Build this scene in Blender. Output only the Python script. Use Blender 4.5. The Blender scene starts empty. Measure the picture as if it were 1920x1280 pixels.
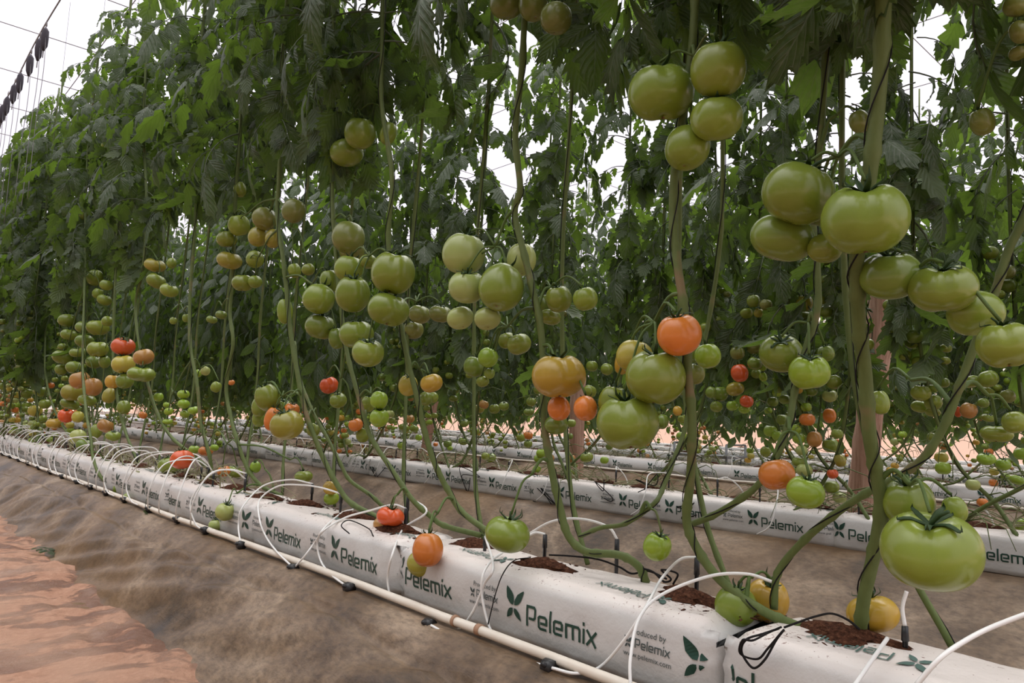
import bpy, bmesh, math, random
import numpy as np
from mathutils import Vector, Matrix

S = bpy.context.scene
C = S.collection

# ------------------------------------------------------------------ camera
PSI, PITCH, ROLL, FPX, CH = .7305, .1068, .0404, 1387.0, .4824
_F = np.array([-math.cos(PSI)*math.cos(PITCH), math.sin(PSI)*math.cos(PITCH), math.sin(PITCH)])
_R0 = np.array([math.sin(PSI), math.cos(PSI), 0.0])
_U0 = np.cross(_R0, _F)
_R = math.cos(ROLL)*_R0 + math.sin(ROLL)*_U0
_U = -math.sin(ROLL)*_R0 + math.cos(ROLL)*_U0
cam_d = bpy.data.cameras.new('camera')
cam_d.sensor_width = 36.0
cam_d.lens = FPX/1920*36.0
cam_d.clip_start = .02
cam_d.clip_end = 300
cam = bpy.data.objects.new('camera', cam_d)
C.objects.link(cam)
M = Matrix(((_R[0], _U[0], -_F[0], 0), (_R[1], _U[1], -_F[1], 0), (_R[2], _U[2], -_F[2], CH), (0, 0, 0, 1)))
cam.matrix_world = M
S.camera = cam

# ------------------------------------------------------------------ light
S.view_settings.view_transform = 'Standard'
S.view_settings.look = 'None'
S.view_settings.gamma = 1
S.view_settings.exposure = 0.30
S.cycles.max_bounces = 7
S.cycles.diffuse_bounces = 4
S.cycles.transmission_bounces = 5
S.cycles.transparent_max_bounces = 6
S.cycles.use_denoising = True

w = bpy.data.worlds.new('overcast_sky')
S.world = w
w.use_nodes = True
nt = w.node_tree
nt.nodes.clear()
wo = nt.nodes.new('ShaderNodeOutputWorld')
bg = nt.nodes.new('ShaderNodeBackground')
tc = nt.nodes.new('ShaderNodeTexCoord')
sx = nt.nodes.new('ShaderNodeSeparateXYZ')
rp = nt.nodes.new('ShaderNodeValToRGB')
nt.links.new(tc.outputs['Generated'], sx.inputs[0])
nt.links.new(sx.outputs['Z'], rp.inputs[0])
nt.links.new(rp.outputs[0], bg.inputs[0])
nt.links.new(bg.outputs[0], wo.inputs[0])
cr = rp.color_ramp
cr.elements[0].position = 0.0; cr.elements[0].color = (.26, .23, .22, 1)
cr.elements[1].position = 1.0; cr.elements[1].color = (1.0, .97, .97, 1)
for p_, c_ in ((.25, (.285, .27, .30)), (.60, (.34, .33, .36)), (.80, (.75, .73, .74))):
    e = cr.elements.new(p_); e.color = (*c_, 1)
bg.inputs['Strength'].default_value = 3.0

sun_d = bpy.data.lights.new('sun', 'SUN')
sun_d.energy = 1.6
sun_d.angle = math.radians(70)
sun_d.color = (1, .96, .9)
sun = bpy.data.objects.new('sun', sun_d)
C.objects.link(sun)
sun.rotation_euler = Vector((.25, -.42, -.87)).to_track_quat('-Z', 'Y').to_euler()

# ------------------------------------------------------------------ helpers
def ray(x, y):
    return _F*FPX + _R*(x-960) + _U*(640-y)
ORG = np.array([0, 0, CH])
def ony(x, y, Y):
    d = ray(x, y); return d*(Y/d[1]) + ORG
def onz(x, y, z):
    d = ray(x, y); return d*((z-CH)/d[2]) + ORG
def depth(P):
    return float((np.asarray(P)-ORG) @ _F)
def projn(P):
    q = np.asarray(P)-ORG
    d = q @ _F
    d = np.where(np.abs(d) < 1e-6, 1e-6, d)
    return 960+FPX*(q @ _R)/d, 640-FPX*(q @ _U)/d, d

def link(o, parent=None):
    C.objects.link(o)
    if parent is not None:
        o.parent = parent
    return o
def tag(o, label=None, cat=None, group=None, kind=None):
    if label: o['label'] = label
    if cat: o['category'] = cat
    if group: o['group'] = group
    if kind: o['kind'] = kind
    return o
def empty(name, loc=(0, 0, 0), rz=0):
    o = bpy.data.objects.new(name, None)
    o.location = loc
    o.rotation_euler = (0, 0, rz)
    o.empty_display_size = .05
    C.objects.link(o)
    return o

class MB:
    def __init__(s):
        s.v = []; s.f = []; s.uv = []; s.n = 0
    def add(s, v, f, uv=None):
        v = np.asarray(v, float).reshape(-1, 3)
        s.v.append(v)
        f = [tuple(i+s.n for i in q) for q in f]
        s.f += f
        s.uv.append(np.asarray(uv, float) if uv is not None else np.zeros((len(v), 2)))
        s.n += len(v)
    def mesh(s, name, mats, smooth=True, uv=False):
        me = bpy.data.meshes.new(name)
        V = np.concatenate(s.v) if s.v else np.zeros((0, 3))
        me.from_pydata(V.tolist(), [], s.f)
        if not isinstance(mats, (list, tuple)): mats = [mats]
        for m in mats: me.materials.append(m)
        if smooth: me.polygons.foreach_set('use_smooth', [True]*len(me.polygons))
        if uv:
            U = np.concatenate(s.uv)
            l = me.uv_layers.new(name='UVMap')
            idx = np.zeros(len(me.loops), int)
            me.loops.foreach_get('vertex_index', idx)
            l.data.foreach_set('uv', U[idx].ravel())
        me.update()
        return me
    def build(s, name, mat, parent=None, smooth=True, uv=False):
        o = bpy.data.objects.new(name, s.mesh(name, mat, smooth, uv))
        return link(o, parent)

def tube(mb, pts, rad, n=8, cap=True):
    P = np.asarray(pts, float)
    k = len(P)
    if np.isscalar(rad): rad = [rad]*k
    T = np.gradient(P, axis=0)
    T /= np.linalg.norm(T, axis=1)[:, None]+1e-12
    up = np.array([0, 0, 1.0]) if abs(T[0][2]) < .9 else np.array([1.0, 0, 0])
    a = np.cross(T[0], up); a /= np.linalg.norm(a)
    V = []
    ang = np.linspace(0, 2*math.pi, n, endpoint=False)
    for i in range(k):
        a = a - T[i]*(a @ T[i]); a /= np.linalg.norm(a)+1e-12
        b = np.cross(T[i], a)
        V.append(P[i]+rad[i]*(np.cos(ang)[:, None]*a+np.sin(ang)[:, None]*b))
    f = []
    for i in range(k-1):
        for j in range(n):
            f.append((i*n+j, i*n+(j+1) % n, (i+1)*n+(j+1) % n, (i+1)*n+j))
    if cap:
        f.append(tuple(range(n-1, -1, -1)))
        f.append(tuple((k-1)*n+j for j in range(n)))
    mb.add(np.concatenate(V), f)

def smooth_path(pts, step=6):
    P = [np.asarray(p, float) for p in pts]
    if len(P) < 3: 
        return [P[0]+(P[-1]-P[0])*t for t in np.linspace(0, 1, step+1)]
    Q = [2*P[0]-P[1]]+P+[2*P[-1]-P[-2]]
    out = []
    for i in range(1, len(Q)-2):
        p0, p1, p2, p3 = Q[i-1], Q[i], Q[i+1], Q[i+2]
        for j in range(step):
            t = j/step
            out.append(.5*((2*p1)+(-p0+p2)*t+(2*p0-5*p1+4*p2-p3)*t*t+(-p0+3*p1-3*p2+p3)*t**3))
    out.append(P[-1])
    return out

def box(mb, c, s, R=None):
    v = np.array([[x, y, z] for x in(-.5, .5) for y in(-.5, .5) for z in(-.5, .5)])*np.array(s)
    if R is not None: v = v @ np.array(R).T
    v = v+np.array(c)
    mb.add(v, [(0, 1, 3, 2), (4, 6, 7, 5), (0, 4, 5, 1), (2, 3, 7, 6), (0, 2, 6, 4), (1, 5, 7, 3)])

def sstep(a, b, x):
    t = np.clip((x-a)/(b-a), 0, 1)
    return t*t*(3-2*t)

# cheap smooth value noise
_rs = np.random.RandomState(5)
_G = _rs.rand(64, 64)*2-1
def vn(x, y):
    x = np.asarray(x, float); y = np.asarray(y, float)
    xi = np.floor(x).astype(int); yi = np.floor(y).astype(int)
    fx = x-xi; fy = y-yi
    fx = fx*fx*(3-2*fx); fy = fy*fy*(3-2*fy)
    g = lambda a, b: _G[a % 64, b % 64]
    return (g(xi, yi)*(1-fx)+g(xi+1, yi)*fx)*(1-fy)+(g(xi, yi+1)*(1-fx)+g(xi+1, yi+1)*fx)*fy

# ------------------------------------------------------------------ materials
class NT:
    def __init__(s, name):
        s.m = bpy.data.materials.new(name); s.m.use_nodes = True
        s.t = s.m.node_tree; s.t.nodes.clear()
        s.out = s.n('ShaderNodeOutputMaterial')
    def n(s, typ, **kw):
        q = s.t.nodes.new(typ)
        for k, v in kw.items():
            if k in q.inputs: q.inputs[k].default_value = v
            else: setattr(q, k, v)
        return q
    def l(s, a, b): s.t.links.new(a, b)
    def coord(s, which='Object', scale=(1, 1, 1)):
        t = s.n('ShaderNodeTexCoord'); m = s.n('ShaderNodeMapping')
        m.inputs['Scale'].default_value = scale
        s.l(t.outputs[which], m.inputs[0]); return m.outputs[0]
    def noise(s, vec, scale, detail=4, rough=.55, dist=0):
        q = s.n('ShaderNodeTexNoise'); q.inputs['Scale'].default_value = scale
        q.inputs['Detail'].default_value = detail; q.inputs['Roughness'].default_value = rough
        q.inputs['Distortion'].default_value = dist
        s.l(vec, q.inputs['Vector']); return q.outputs[0]
    def ramp(s, fac, stops):
        q = s.n('ShaderNodeValToRGB'); cr = q.color_ramp
        cr.elements[0].position = stops[0][0]; cr.elements[0].color = (*stops[0][1], 1)
        cr.elements[1].position = stops[-1][0]; cr.elements[1].color = (*stops[-1][1], 1)
        for p, c in stops[1:-1]:
            e = cr.elements.new(p); e.color = (*c, 1)
        s.l(fac, q.inputs[0]); return q.outputs[0]
    def mix(s, fac, a, b, mode='MIX'):
        q = s.n('ShaderNodeMix'); q.data_type = 'RGBA'; q.blend_type = mode
        for v, i in((fac, 0), (a, 6), (b, 7)):
            if hasattr(v, 'is_output') or isinstance(v, bpy.types.NodeSocket): s.l(v, q.inputs[i])
            elif i == 0: q.inputs[0].default_value = v
            else: q.inputs[i].default_value = (*v, 1)
        return q.outputs[2]
    def bump(s, h, strength=.3, dist=.01):
        q = s.n('ShaderNodeBump'); q.inputs['Strength'].default_value = strength
        q.inputs['Distance'].default_value = dist
        s.l(h, q.inputs['Height']); return q.outputs[0]
    def pbsdf(s, col, rough=.5, normal=None, spec=.5, **kw):
        q = s.n('ShaderNodeBsdfPrincipled')
        if isinstance(col, bpy.types.NodeSocket): s.l(col, q.inputs['Base Color'])
        else: q.inputs['Base Color'].default_value = (*col, 1)
        if isinstance(rough, bpy.types.NodeSocket): s.l(rough, q.inputs['Roughness'])
        else: q.inputs['Roughness'].default_value = rough
        q.inputs['Specular IOR Level'].default_value = spec
        for k, v in kw.items(): q.inputs[k.replace('_', ' ')].default_value = v
        if normal is not None: s.l(normal, q.inputs['Normal'])
        return q
    def done(s, sh):
        s.l(sh.outputs[0] if hasattr(sh, 'outputs') else sh, s.out.inputs[0]); return s.m

def simple(name, col, rough=.5, spec=.5):
    t = NT(name); return t.done(t.pbsdf(col, rough, None, spec))

def mat_leaf(name, dust, front, back, trans, tw):
    t = NT(name)
    oc = t.coord('Object')
    uv = t.coord('UV')
    sp = t.n('ShaderNodeSeparateXYZ'); t.l(uv, sp.inputs[0])
    # veins: midrib and slanted side veins
    ab = t.n('ShaderNodeMath', operation='ABSOLUTE'); t.l(sp.outputs[1], ab.inputs[0])
    ma = t.n('ShaderNodeMath', operation='MULTIPLY_ADD'); t.l(ab.outputs[0], ma.inputs[0])
    ma.inputs[1].default_value = -.35; t.l(sp.outputs[0], ma.inputs[2])
    ml = t.n('ShaderNodeMath', operation='MULTIPLY'); t.l(ma.outputs[0], ml.inputs[0]); ml.inputs[1].default_value = 42
    sn = t.n('ShaderNodeMath', operation='SINE'); t.l(ml.outputs[0], sn.inputs[0])
    side = t.n('ShaderNodeMapRange'); t.l(sn.outputs[0], side.inputs[0]); side.inputs[1].default_value = .9; side.inputs[2].default_value = 1
    mid = t.n('ShaderNodeMapRange'); t.l(ab.outputs[0], mid.inputs[0]); mid.inputs[1].default_value = .07; mid.inputs[2].default_value = .0
    vein = t.n('ShaderNodeMath', operation='MAXIMUM'); t.l(side.outputs[0], vein.inputs[0]); t.l(mid.outputs[0], vein.inputs[1])
    n1 = t.noise(oc, 5, 3); n2 = t.noise(oc, 60, 2)
    col = t.mix(n1, front, tuple(c*1.5 for c in front))
    dm = t.n('ShaderNodeMapRange'); t.l(n2, dm.inputs[0]); dm.inputs[1].default_value = .35; dm.inputs[2].default_value = .75; dm.inputs[4].default_value = .55
    col = t.mix(dm.outputs[0], col, dust)
    vf = t.n('ShaderNodeMath', operation='MULTIPLY'); t.l(vein.outputs[0], vf.inputs[0]); vf.inputs[1].default_value = .6
    col = t.mix(vf.outputs[0], col, tuple(c*1.7 for c in dust))
    geo = t.n('ShaderNodeNewGeometry')
    colb = t.mix(vf.outputs[0], back, tuple(c*1.6 for c in back))
    cc = t.mix(geo.outputs['Backfacing'], col, colb)
    hb = t.n('ShaderNodeMath', operation='SUBTRACT'); t.l(sn.outputs[0], hb.inputs[0]); t.l(vein.outputs[0], hb.inputs[1])
    bp = t.bump(hb.outputs[0], .6, .002)
    p = t.pbsdf(cc, .55, bp, .32)
    tr = t.n('ShaderNodeBsdfTranslucent')
    tcx = t.mix(n1, trans, tuple(c*.6 for c in trans))
    tcx = t.mix(vf.outputs[0], tcx, tuple(c*.45 for c in trans))
    t.l(tcx, tr.inputs[0])
    mx = t.n('ShaderNodeMixShader'); mx.inputs[0].default_value = tw
    t.l(p.outputs[0], mx.inputs[1]); t.l(tr.outputs[0], mx.inputs[2])
    return t.done(mx)

LEAF = mat_leaf('tomato_leaf', (.135, .150, .118), (.024, .042, .016), (.075, .10, .052), (.25, .43, .045), .32)

def mat_tomato():
    t = NT('tomato_skin')
    oi = t.n('ShaderNodeObjectInfo')
    oc = t.coord('Object')
    sp = t.n('ShaderNodeSeparateXYZ'); t.l(oc, sp.inputs[0])
    nz = t.noise(oc, 1.3, 3)
    ad = t.n('ShaderNodeMath', operation='ADD'); t.l(sp.outputs[2], ad.inputs[0]); t.l(nz, ad.inputs[1])
    mr = t.n('ShaderNodeMapRange'); t.l(ad.outputs[0], mr.inputs[0]); mr.inputs[1].default_value = .3; mr.inputs[2].default_value = 1.6
    mu = t.n('ShaderNodeMath', operation='MULTIPLY'); t.l(mr.outputs[0], mu.inputs[0]); t.l(oi.outputs['Alpha'], mu.inputs[1])
    c = t.mix(mu.outputs[0], oi.outputs['Color'], (.14, .20, .035))
    nf = t.noise(oc, 55, 2)
    mf = t.n('ShaderNodeMapRange'); t.l(nf, mf.inputs[0]); mf.inputs[1].default_value = .66; mf.inputs[2].default_value = .74; mf.inputs[4].default_value = .35
    c = t.mix(mf.outputs[0], c, (.42, .46, .22))
    # blossom end scar
    dz = t.n('ShaderNodeVectorMath', operation='DISTANCE'); t.l(oc, dz.inputs[0]); dz.inputs[1].default_value = (0, 0, -.97)
    ds = t.n('ShaderNodeMapRange'); t.l(dz.outputs['Value'], ds.inputs[0]); ds.inputs[1].default_value = .085; ds.inputs[2].default_value = .04
    c = t.mix(ds.outputs[0], c, (.16, .09, .04))
    p = t.pbsdf(c, .24, None, .5)
    p.inputs['Subsurface Weight'].default_value = .0
    return t.done(p)
TOM = mat_tomato()

def mat_stem(name, a, b, scar):
    t = NT(name); oc = t.coord('Object', (1, 1, .35))
    n = t.noise(oc, 60, 4); n2 = t.noise(t.coord('Object'), 9, 3)
    c = t.mix(n, a, b)
    mr = t.n('ShaderNodeMapRange'); t.l(n2, mr.inputs[0]); mr.inputs[1].default_value = .6; mr.inputs[2].default_value = .72
    c = t.mix(mr.outputs[0], c, scar)
    return t.done(t.pbsdf(c, .6, t.bump(n, .4, .004), .3))
STEM = mat_stem('tomato_stem', (.065, .095, .022), (.135, .175, .055), (.19, .14, .07))
STALK = mat_stem('green_stalk', (.055, .095, .018), (.11, .17, .045), (.12, .14, .05))
CALYX = simple('calyx_green', (.022, .05, .012), .6, .3)

def mat_bag():
    t = NT('white_plastic_film'); oc = t.coord('Object')
    n = t.noise(oc, 7, 4); n2 = t.noise(oc, 55, 3, .6)
    c = t.mix(n, (.50, .49, .475), (.59, .58, .565))
    # soil specks and coir dust scattered on the upper side
    sp = t.n('ShaderNodeSeparateXYZ'); t.l(oc, sp.inputs[0])
    up = t.n('ShaderNodeMapRange'); t.l(sp.outputs[2], up.inputs[0]); up.inputs[1].default_value = .120; up.inputs[2].default_value = .142
    n3 = t.noise(oc, 120, 3, .7); n4 = t.noise(oc, 6, 2)
    ad = t.n('ShaderNodeMath', operation='MULTIPLY_ADD'); t.l(n4, ad.inputs[0]); ad.inputs[1].default_value = .35; t.l(n3, ad.inputs[2])
    sk = t.n('ShaderNodeMapRange'); t.l(ad.outputs[0], sk.inputs[0]); sk.inputs[1].default_value = .80; sk.inputs[2].default_value = .86
    mu = t.n('ShaderNodeMath', operation='MULTIPLY'); t.l(up.outputs[0], mu.inputs[0]); t.l(sk.outputs[0], mu.inputs[1])
    pk = t.n('ShaderNodeMath', operation='MULTIPLY'); t.l(up.outputs[0], pk.inputs[0]); pk.inputs[1].default_value = .5
    c = t.mix(pk.outputs[0], c, (.86, .74, .67))
    c = t.mix(mu.outputs[0], c, (.16, .06, .035))
    bp = t.bump(n2, .25, .006)
    return t.done(t.pbsdf(c, .38, bp, .45))
BAG = mat_bag()
PRINT = simple('dark_green_ink', (.008, .045, .03), .45, .4)
INK2 = simple('faded_green_ink', (.06, .12, .10), .5, .4)
INK3 = simple('thin_grey_ink', (.05, .07, .07), .5, .4)
def mat_coir():
    t = NT('coconut_coir'); oc = t.coord('Object')
    n = t.noise(oc, 160, 4, .7)
    c = t.ramp(n, [(.3, (.02, .008, .005)), (.55, (.10, .04, .022)), (.8, (.28, .14, .08))])
    return t.done(t.pbsdf(c, .95, t.bump(n, 1, .01), .1))
COIR = mat_coir()
PVC = None
def mat_pvc():
    t = NT('cream_pvc'); oc = t.coord('Object')
    n = t.noise(oc, 14, 4); c = t.mix(n, (.60, .52, .42), (.80, .76, .68))
    return t.done(t.pbsdf(c, .4, None, .5))
PVC = mat_pvc()
TUBE = simple('white_poly_tube', (.78, .78, .76), .35)
BLACK = simple('black_plastic', (.012, .012, .013), .4)
TWINE = simple('black_twine', (.012, .011, .011), .8, .2)
def mat_cloth():
    t = NT('brown_ground_cloth'); oc = t.coord('Object')
    n = t.noise(oc, 3.0, 6, .62, .4)
    n2 = t.noise(t.coord('Object', (1, 2.5, 1)), 34, 5, .7)
    n3 = t.noise(oc, 1.1, 3)
    c = t.ramp(n, [(.32, (.038, .022, .010)), (.44, (.105, .064, .034)), (.55, (.185, .125, .078)), (.70, (.33, .245, .17))])
    c2 = t.ramp(n2, [(.3, (.35, .33, .32)), (.55, (1, 1, 1)), (.75, (1.35, 1.3, 1.2))])
    c = t.mix(.75, c, c2, 'MULTIPLY')
    m3 = t.n('ShaderNodeMapRange'); t.l(n3, m3.inputs[0]); m3.inputs[1].default_value = .5; m3.inputs[2].default_value = .7; m3.inputs[4].default_value = .5
    c = t.mix(m3.outputs[0], c, (.19, .095, .025))
    r = t.n('ShaderNodeMapRange'); t.l(n, r.inputs[0]); r.inputs[3].default_value = .32; r.inputs[4].default_value = .6
    return t.done(t.pbsdf(c, r.outputs[0], t.bump(n2, .35, .006), .4))
CLOTH = mat_cloth()
def mat_soil():
    t = NT('red_soil')
    q = t.n('ShaderNodeTexCoord'); mp = t.n('ShaderNodeMapping')
    mp.inputs['Rotation'].default_value = (0, 0, math.radians(42)); mp.inputs['Scale'].default_value = (3.6, 1.6, 1)
    t.l(q.outputs['Object'], mp.inputs[0]); oc = mp.outputs[0]
    n = t.noise(oc, 2.3, 7, .62, .5); n2 = t.noise(t.coord('Object'), 38, 5, .65); n3 = t.noise(t.coord('Object'), 1.6, 5, .55, .3)
    base = t.ramp(n2, [(.3, (.18, .080, .046)), (.5, (.30, .148, .090)), (.72, (.46, .27, .18))])
    base = t.mix(t.noise(oc, 5, 4), base, (.34, .185, .12))
    wet = t.n('ShaderNodeMapRange'); t.l(n, wet.inputs[0]); wet.inputs[1].default_value = .475; wet.inputs[2].default_value = .52; wet.inputs[4].default_value = .9
    c = t.mix(wet.outputs[0], base, (.13, .062, .038))
    m3 = t.n('ShaderNodeMapRange'); t.l(n3, m3.inputs[0]); m3.inputs[1].default_value = .5; m3.inputs[2].default_value = .66; m3.inputs[4].default_value = .6
    c = t.mix(m3.outputs[0], c, (.36, .22, .15))
    r = t.n('ShaderNodeMapRange'); t.l(n, r.inputs[0]); r.inputs[1].default_value = .5; r.inputs[2].default_value = .6; r.inputs[3].default_value = .8; r.inputs[4].default_value = .35
    return t.done(t.pbsdf(c, r.outputs[0], t.bump(n2, .6, .012), .4))
SOIL = mat_soil()
def mat_wood():
    t = NT('weathered_wood'); oc = t.coord('Object', (1, 1, .06))
    n = t.noise(oc, 55, 5, .65, .3); n2 = t.noise(t.coord('Object'), 4, 3)
    c = t.ramp(n, [(.3, (.13, .07, .045)), (.5, (.42, .27, .20)), (.7, (.60, .44, .35))])
    c = t.mix(n2, c, (.30, .17, .12))
    return t.done(t.pbsdf(c, .8, t.bump(n, .6, .01), .2))
WOOD = mat_wood()
WIRE = simple('galvanised_wire', (.20, .19, .20), .5)
SPOOL = simple('wound_dark_twine', (.05, .045, .055), .8, .2)
def mat_film():
    t = NT('greenhouse_film'); oc = t.coord('Object')
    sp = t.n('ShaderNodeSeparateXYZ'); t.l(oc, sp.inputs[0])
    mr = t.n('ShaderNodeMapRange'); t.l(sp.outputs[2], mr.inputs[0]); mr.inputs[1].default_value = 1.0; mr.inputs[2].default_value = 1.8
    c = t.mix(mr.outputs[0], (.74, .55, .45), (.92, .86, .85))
    d = t.n('ShaderNodeBsdfDiffuse'); t.l(c, d.inputs[0])
    tr = t.n('ShaderNodeBsdfTranslucent'); t.l(c, tr.inputs[0])
    mx = t.n('ShaderNodeMixShader'); mx.inputs[0].default_value = .6
    t.l(d.outputs[0], mx.inputs[1]); t.l(tr.outputs[0], mx.inputs[2])
    return t.done(mx)
FILM = mat_film()
SAND = simple('pale_sand', (.62, .45, .36), .9, .1)

# ------------------------------------------------------------------ ground
ROWS = [1.16, 3.205, 6.25, 8.6, 10.8, 13.0]
def zprof(Y):
    """height of the cloth across the rows"""
    Y = np.asarray(Y, float)
    z = np.full(Y.shape, -.25)
    for i, y0 in enumerate(ROWS):
        front = sstep(y0-.50 if i else y0-.40, y0-.05, Y)
        if i == 0: front = .78*sstep(.76, 1.0, Y)+.22*sstep(.97, 1.09, Y)
        back = 1-sstep(y0+.27, y0+.85, Y)
        z = np.maximum(z, -.25+.25*front*back)
    return z
def cloth_z(X, Y):
    z = zprof(Y)
    slope = (1-sstep(.97, 1.1, Y))*sstep(.72, .84, Y)
    # soft hanging folds across the near slope
    d = X-(Y-.99)*5.6+.05*vn(Y*9, X)
    for c, a in((-3.15, .014), (-2.83, .017), (-2.50, .018), (-2.15, .015), (-3.6, .010), (-4.2, .013), (-4.9, .012), (-5.6, .012), (-1.5, .005)):
        z = z + slope*a*np.exp(-((d-c)/.11)**2)
    z = z + slope*.016*vn(X*4-Y*14, Y*9)+slope*.008*vn(X*13-Y*30, Y*14)
    z = z + .004*vn(X*9, Y*14) + .006*vn(X*2.3+9, Y*6)*(1-sstep(1.05, 1.12, Y)*(1-sstep(1.4, 1.5, Y)))
    # long crease where two widths of cloth overlap
    z = z - .012*np.exp(-((Y-1.0-.012*vn(X*1.5, X*0))/.010)**2)*(X > -7)
    return z
def grid(name, xs, ys, zf, mat, label=None):
    X, Y = np.meshgrid(xs, ys, indexing='ij')
    Z = zf(X, Y)
    nx, ny = len(xs), len(ys)
    mb = MB()
    f = [(i*ny+j, (i+1)*ny+j, (i+1)*ny+j+1, i*ny+j+1) for i in range(nx-1) for j in range(ny-1)]
    mb.add(np.stack([X, Y, Z], -1).reshape(-1, 3), f)
    o = mb.build(name, mat)
    tag(o, kind='structure')
    return o
xs1 = np.concatenate([np.linspace(-40, -7, 100), np.arange(-6.95, 1.6, .03)])
ys1 = np.concatenate([np.arange(.70, 1.12, .008), np.arange(1.125, 1.7, .02), np.arange(1.72, 4.0, .05)])
tag(grid('ground_cloth', xs1, ys1, cloth_z, CLOTH), 'brown woven ground cloth draped over the near planting ridges', None)
grid('ground_cloth', np.linspace(-60, 12, 160), np.arange(3.95, 15, .12), cloth_z, CLOTH)
def soil_z(X, Y):
    return -.225+.012*vn(X*1.3, Y*3)+.010*vn(X*4, Y*7)+(.016*vn(X*11, Y*9)+.012*vn(X*27, Y*25))*sstep(.4, .8, Y)+.02*sstep(.3, -.6, Y)-.05*sstep(.75, 1.0, Y)
grid('soil_path', np.concatenate([np.linspace(-45, -7, 60), np.arange(-6.9, 2.0, .025)]), np.concatenate([np.arange(-2.2, .5, .05), np.arange(.5, 1.05, .015)]), soil_z, SOIL)
mb = MB(); mb.add([[-120, -40, -.33], [60, -40, -.33], [60, 60, -.33], [-120, 60, -.33]], [(0, 1, 2, 3)])
tag(mb.build('floor', SAND), kind='structure')

# greenhouse end wall and the wires of the roof
mb = MB()
xs = np.linspace(-70, 20, 91); zs = np.linspace(-.33, 3.6, 12)
X, Z = np.meshgrid(xs, zs, indexing='ij')
Y = 17+.03*np.sin(X*6)*1.0
mb.add(np.stack([X, Y, Z], -1).reshape(-1, 3), [(i*12+j, (i+1)*12+j, (i+1)*12+j+1, i*12+j+1) for i in range(90) for j in range(11)])
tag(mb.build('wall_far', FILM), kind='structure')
mb = MB()
for x in np.arange(-60, 16, 1.5):
    tube(mb, [(x, -8, 5.0), (x, 17, 5.0)], .006, 4)
for y in np.arange(-6, 17, 1.6):
    tube(mb, [(-75, y, 5.03), (16, y, 5.03)], .006, 4)
tag(mb.build('ceiling', WIRE), kind='structure')
mb = MB()
for x in np.arange(-70, -24, 1.0):
    tube(mb, [(x, 17.0-.05, 0), (x, 17.0-.05, 5)], .012, 4)
for k in range(40):
    tube(mb, [(-46, -6+k*.6, 0), (-46, -6+k*.6, 6)], .008, 4)
for k in range(24):
    tube(mb, [(-46, -8, .4+k*.35), (-46, 20, .4+k*.35)], .006, 4)
tag(mb.build('wall_left', WIRE), kind='structure')

# ------------------------------------------------------------------ lettering
def stroke2d(pts, w, closed=False):
    """thick polyline with mitred corners -> quads in 2D, cut to short pieces"""
    P = [np.array(p, float) for p in pts]
    n = len(P); L = []; R_ = []
    for i in range(n):
        if closed: a, b = P[(i-1) % n], P[(i+1) % n]
        else: a, b = P[max(i-1, 0)], P[min(i+1, n-1)]
        d1 = P[i]-a if (closed or i > 0) else b-P[i]
        d2 = b-P[i] if (closed or i < n-1) else P[i]-a
        d1 = d1/np.linalg.norm(d1); d2 = d2/np.linalg.norm(d2)
        n1 = np.array([-d1[1], d1[0]]); n2 = np.array([-d2[1], d2[0]])
        m = n1+n2; m = m/np.linalg.norm(m); m = m/max(.4, m @ n1)
        L.append(P[i]+m*w/2); R_.append(P[i]-m*w/2)
    out = []
    for i in range(n if closed else n-1):
        j = (i+1) % n
        k = max(1, int(np.linalg.norm(P[j]-P[i])/.35))
        for q in range(k):
            t0, t1 = q/k, (q+1)/k
            out.append([L[i]+(L[j]-L[i])*t0, R_[i]+(R_[j]-R_[i])*t0, R_[i]+(R_[j]-R_[i])*t1, L[i]+(L[j]-L[i])*t1])
    return out
W_ = .19
def word():
    """Pelemix in square letters, x-height 1; returns quads and total width"""
    q = []; x = 0
    def at(s): return [[np.array([p[0]+x, p[1]]) for p in quad] for quad in s]
    q += at(stroke2d([(.1, 0), (.1, 1.4), (.82, 1.4), (.95, 1.27), (.95, .72), (.82, .58), (.30, .58)], W_)); x += 1.22
    def e():
        return stroke2d([(.86, .09), (.22, .09), (.1, .2), (.1, .82), (.22, .93), (.74, .93), (.86, .82), (.86, .48), (.28, .48)], W_)
    q += at(e()); x += 1.12
    q += at(stroke2d([(.1, 1.5), (.1, 0)], W_)); x += .38
    q += at(e()); x += 1.12
    q += at(stroke2d([(.1, 0), (.1, .93), (1.18, .93), (1.30, .82), (1.30, 0)], W_)+stroke2d([(.70, .85), (.70, 0)], W_)); x += 1.58
    q += at(stroke2d([(.1, 0), (.1, 1.0)], W_)+stroke2d([(.1, 1.18), (.1, 1.42)], W_)); x += .34
    q += at(stroke2d([(.05, 0), (.95, 1.0)], W_)+stroke2d([(.05, 1.0), (.95, 0)], W_)); x += 1.0
    return q, x
WORD, WORDW = word()
def leaf2d(cx, cy, ang, L, Wd):
    """pointed leaf of the emblem as quads"""
    pts = []
    for t in np.linspace(0, 1, 9):
        h = Wd*math.sin(math.pi*t**.8)**.9
        pts.append((t*L, h, h*(1.12 if int(t*8) % 3 == 1 else 1)))
    c, s = math.cos(ang), math.sin(ang)
    tr = lambda x, y: np.array([cx+c*x-s*y, cy+s*x+c*y])
    return [[tr(a[0], -a[1]), tr(b[0], -b[1]), tr(b[0], b[2]), tr(a[0], a[2])] for a, b in zip(pts[:-1], pts[1:])]
def emblem():
    D = math.radians
    return (leaf2d(-.04, .06, D(127), 1.15, .23)+leaf2d(.06, .06, D(53), 1.05, .22)
            + leaf2d(-.05, -.10, D(228), .82, .17)+leaf2d(.06, -.10, D(312), .82, .17))
EMB = emblem()
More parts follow.
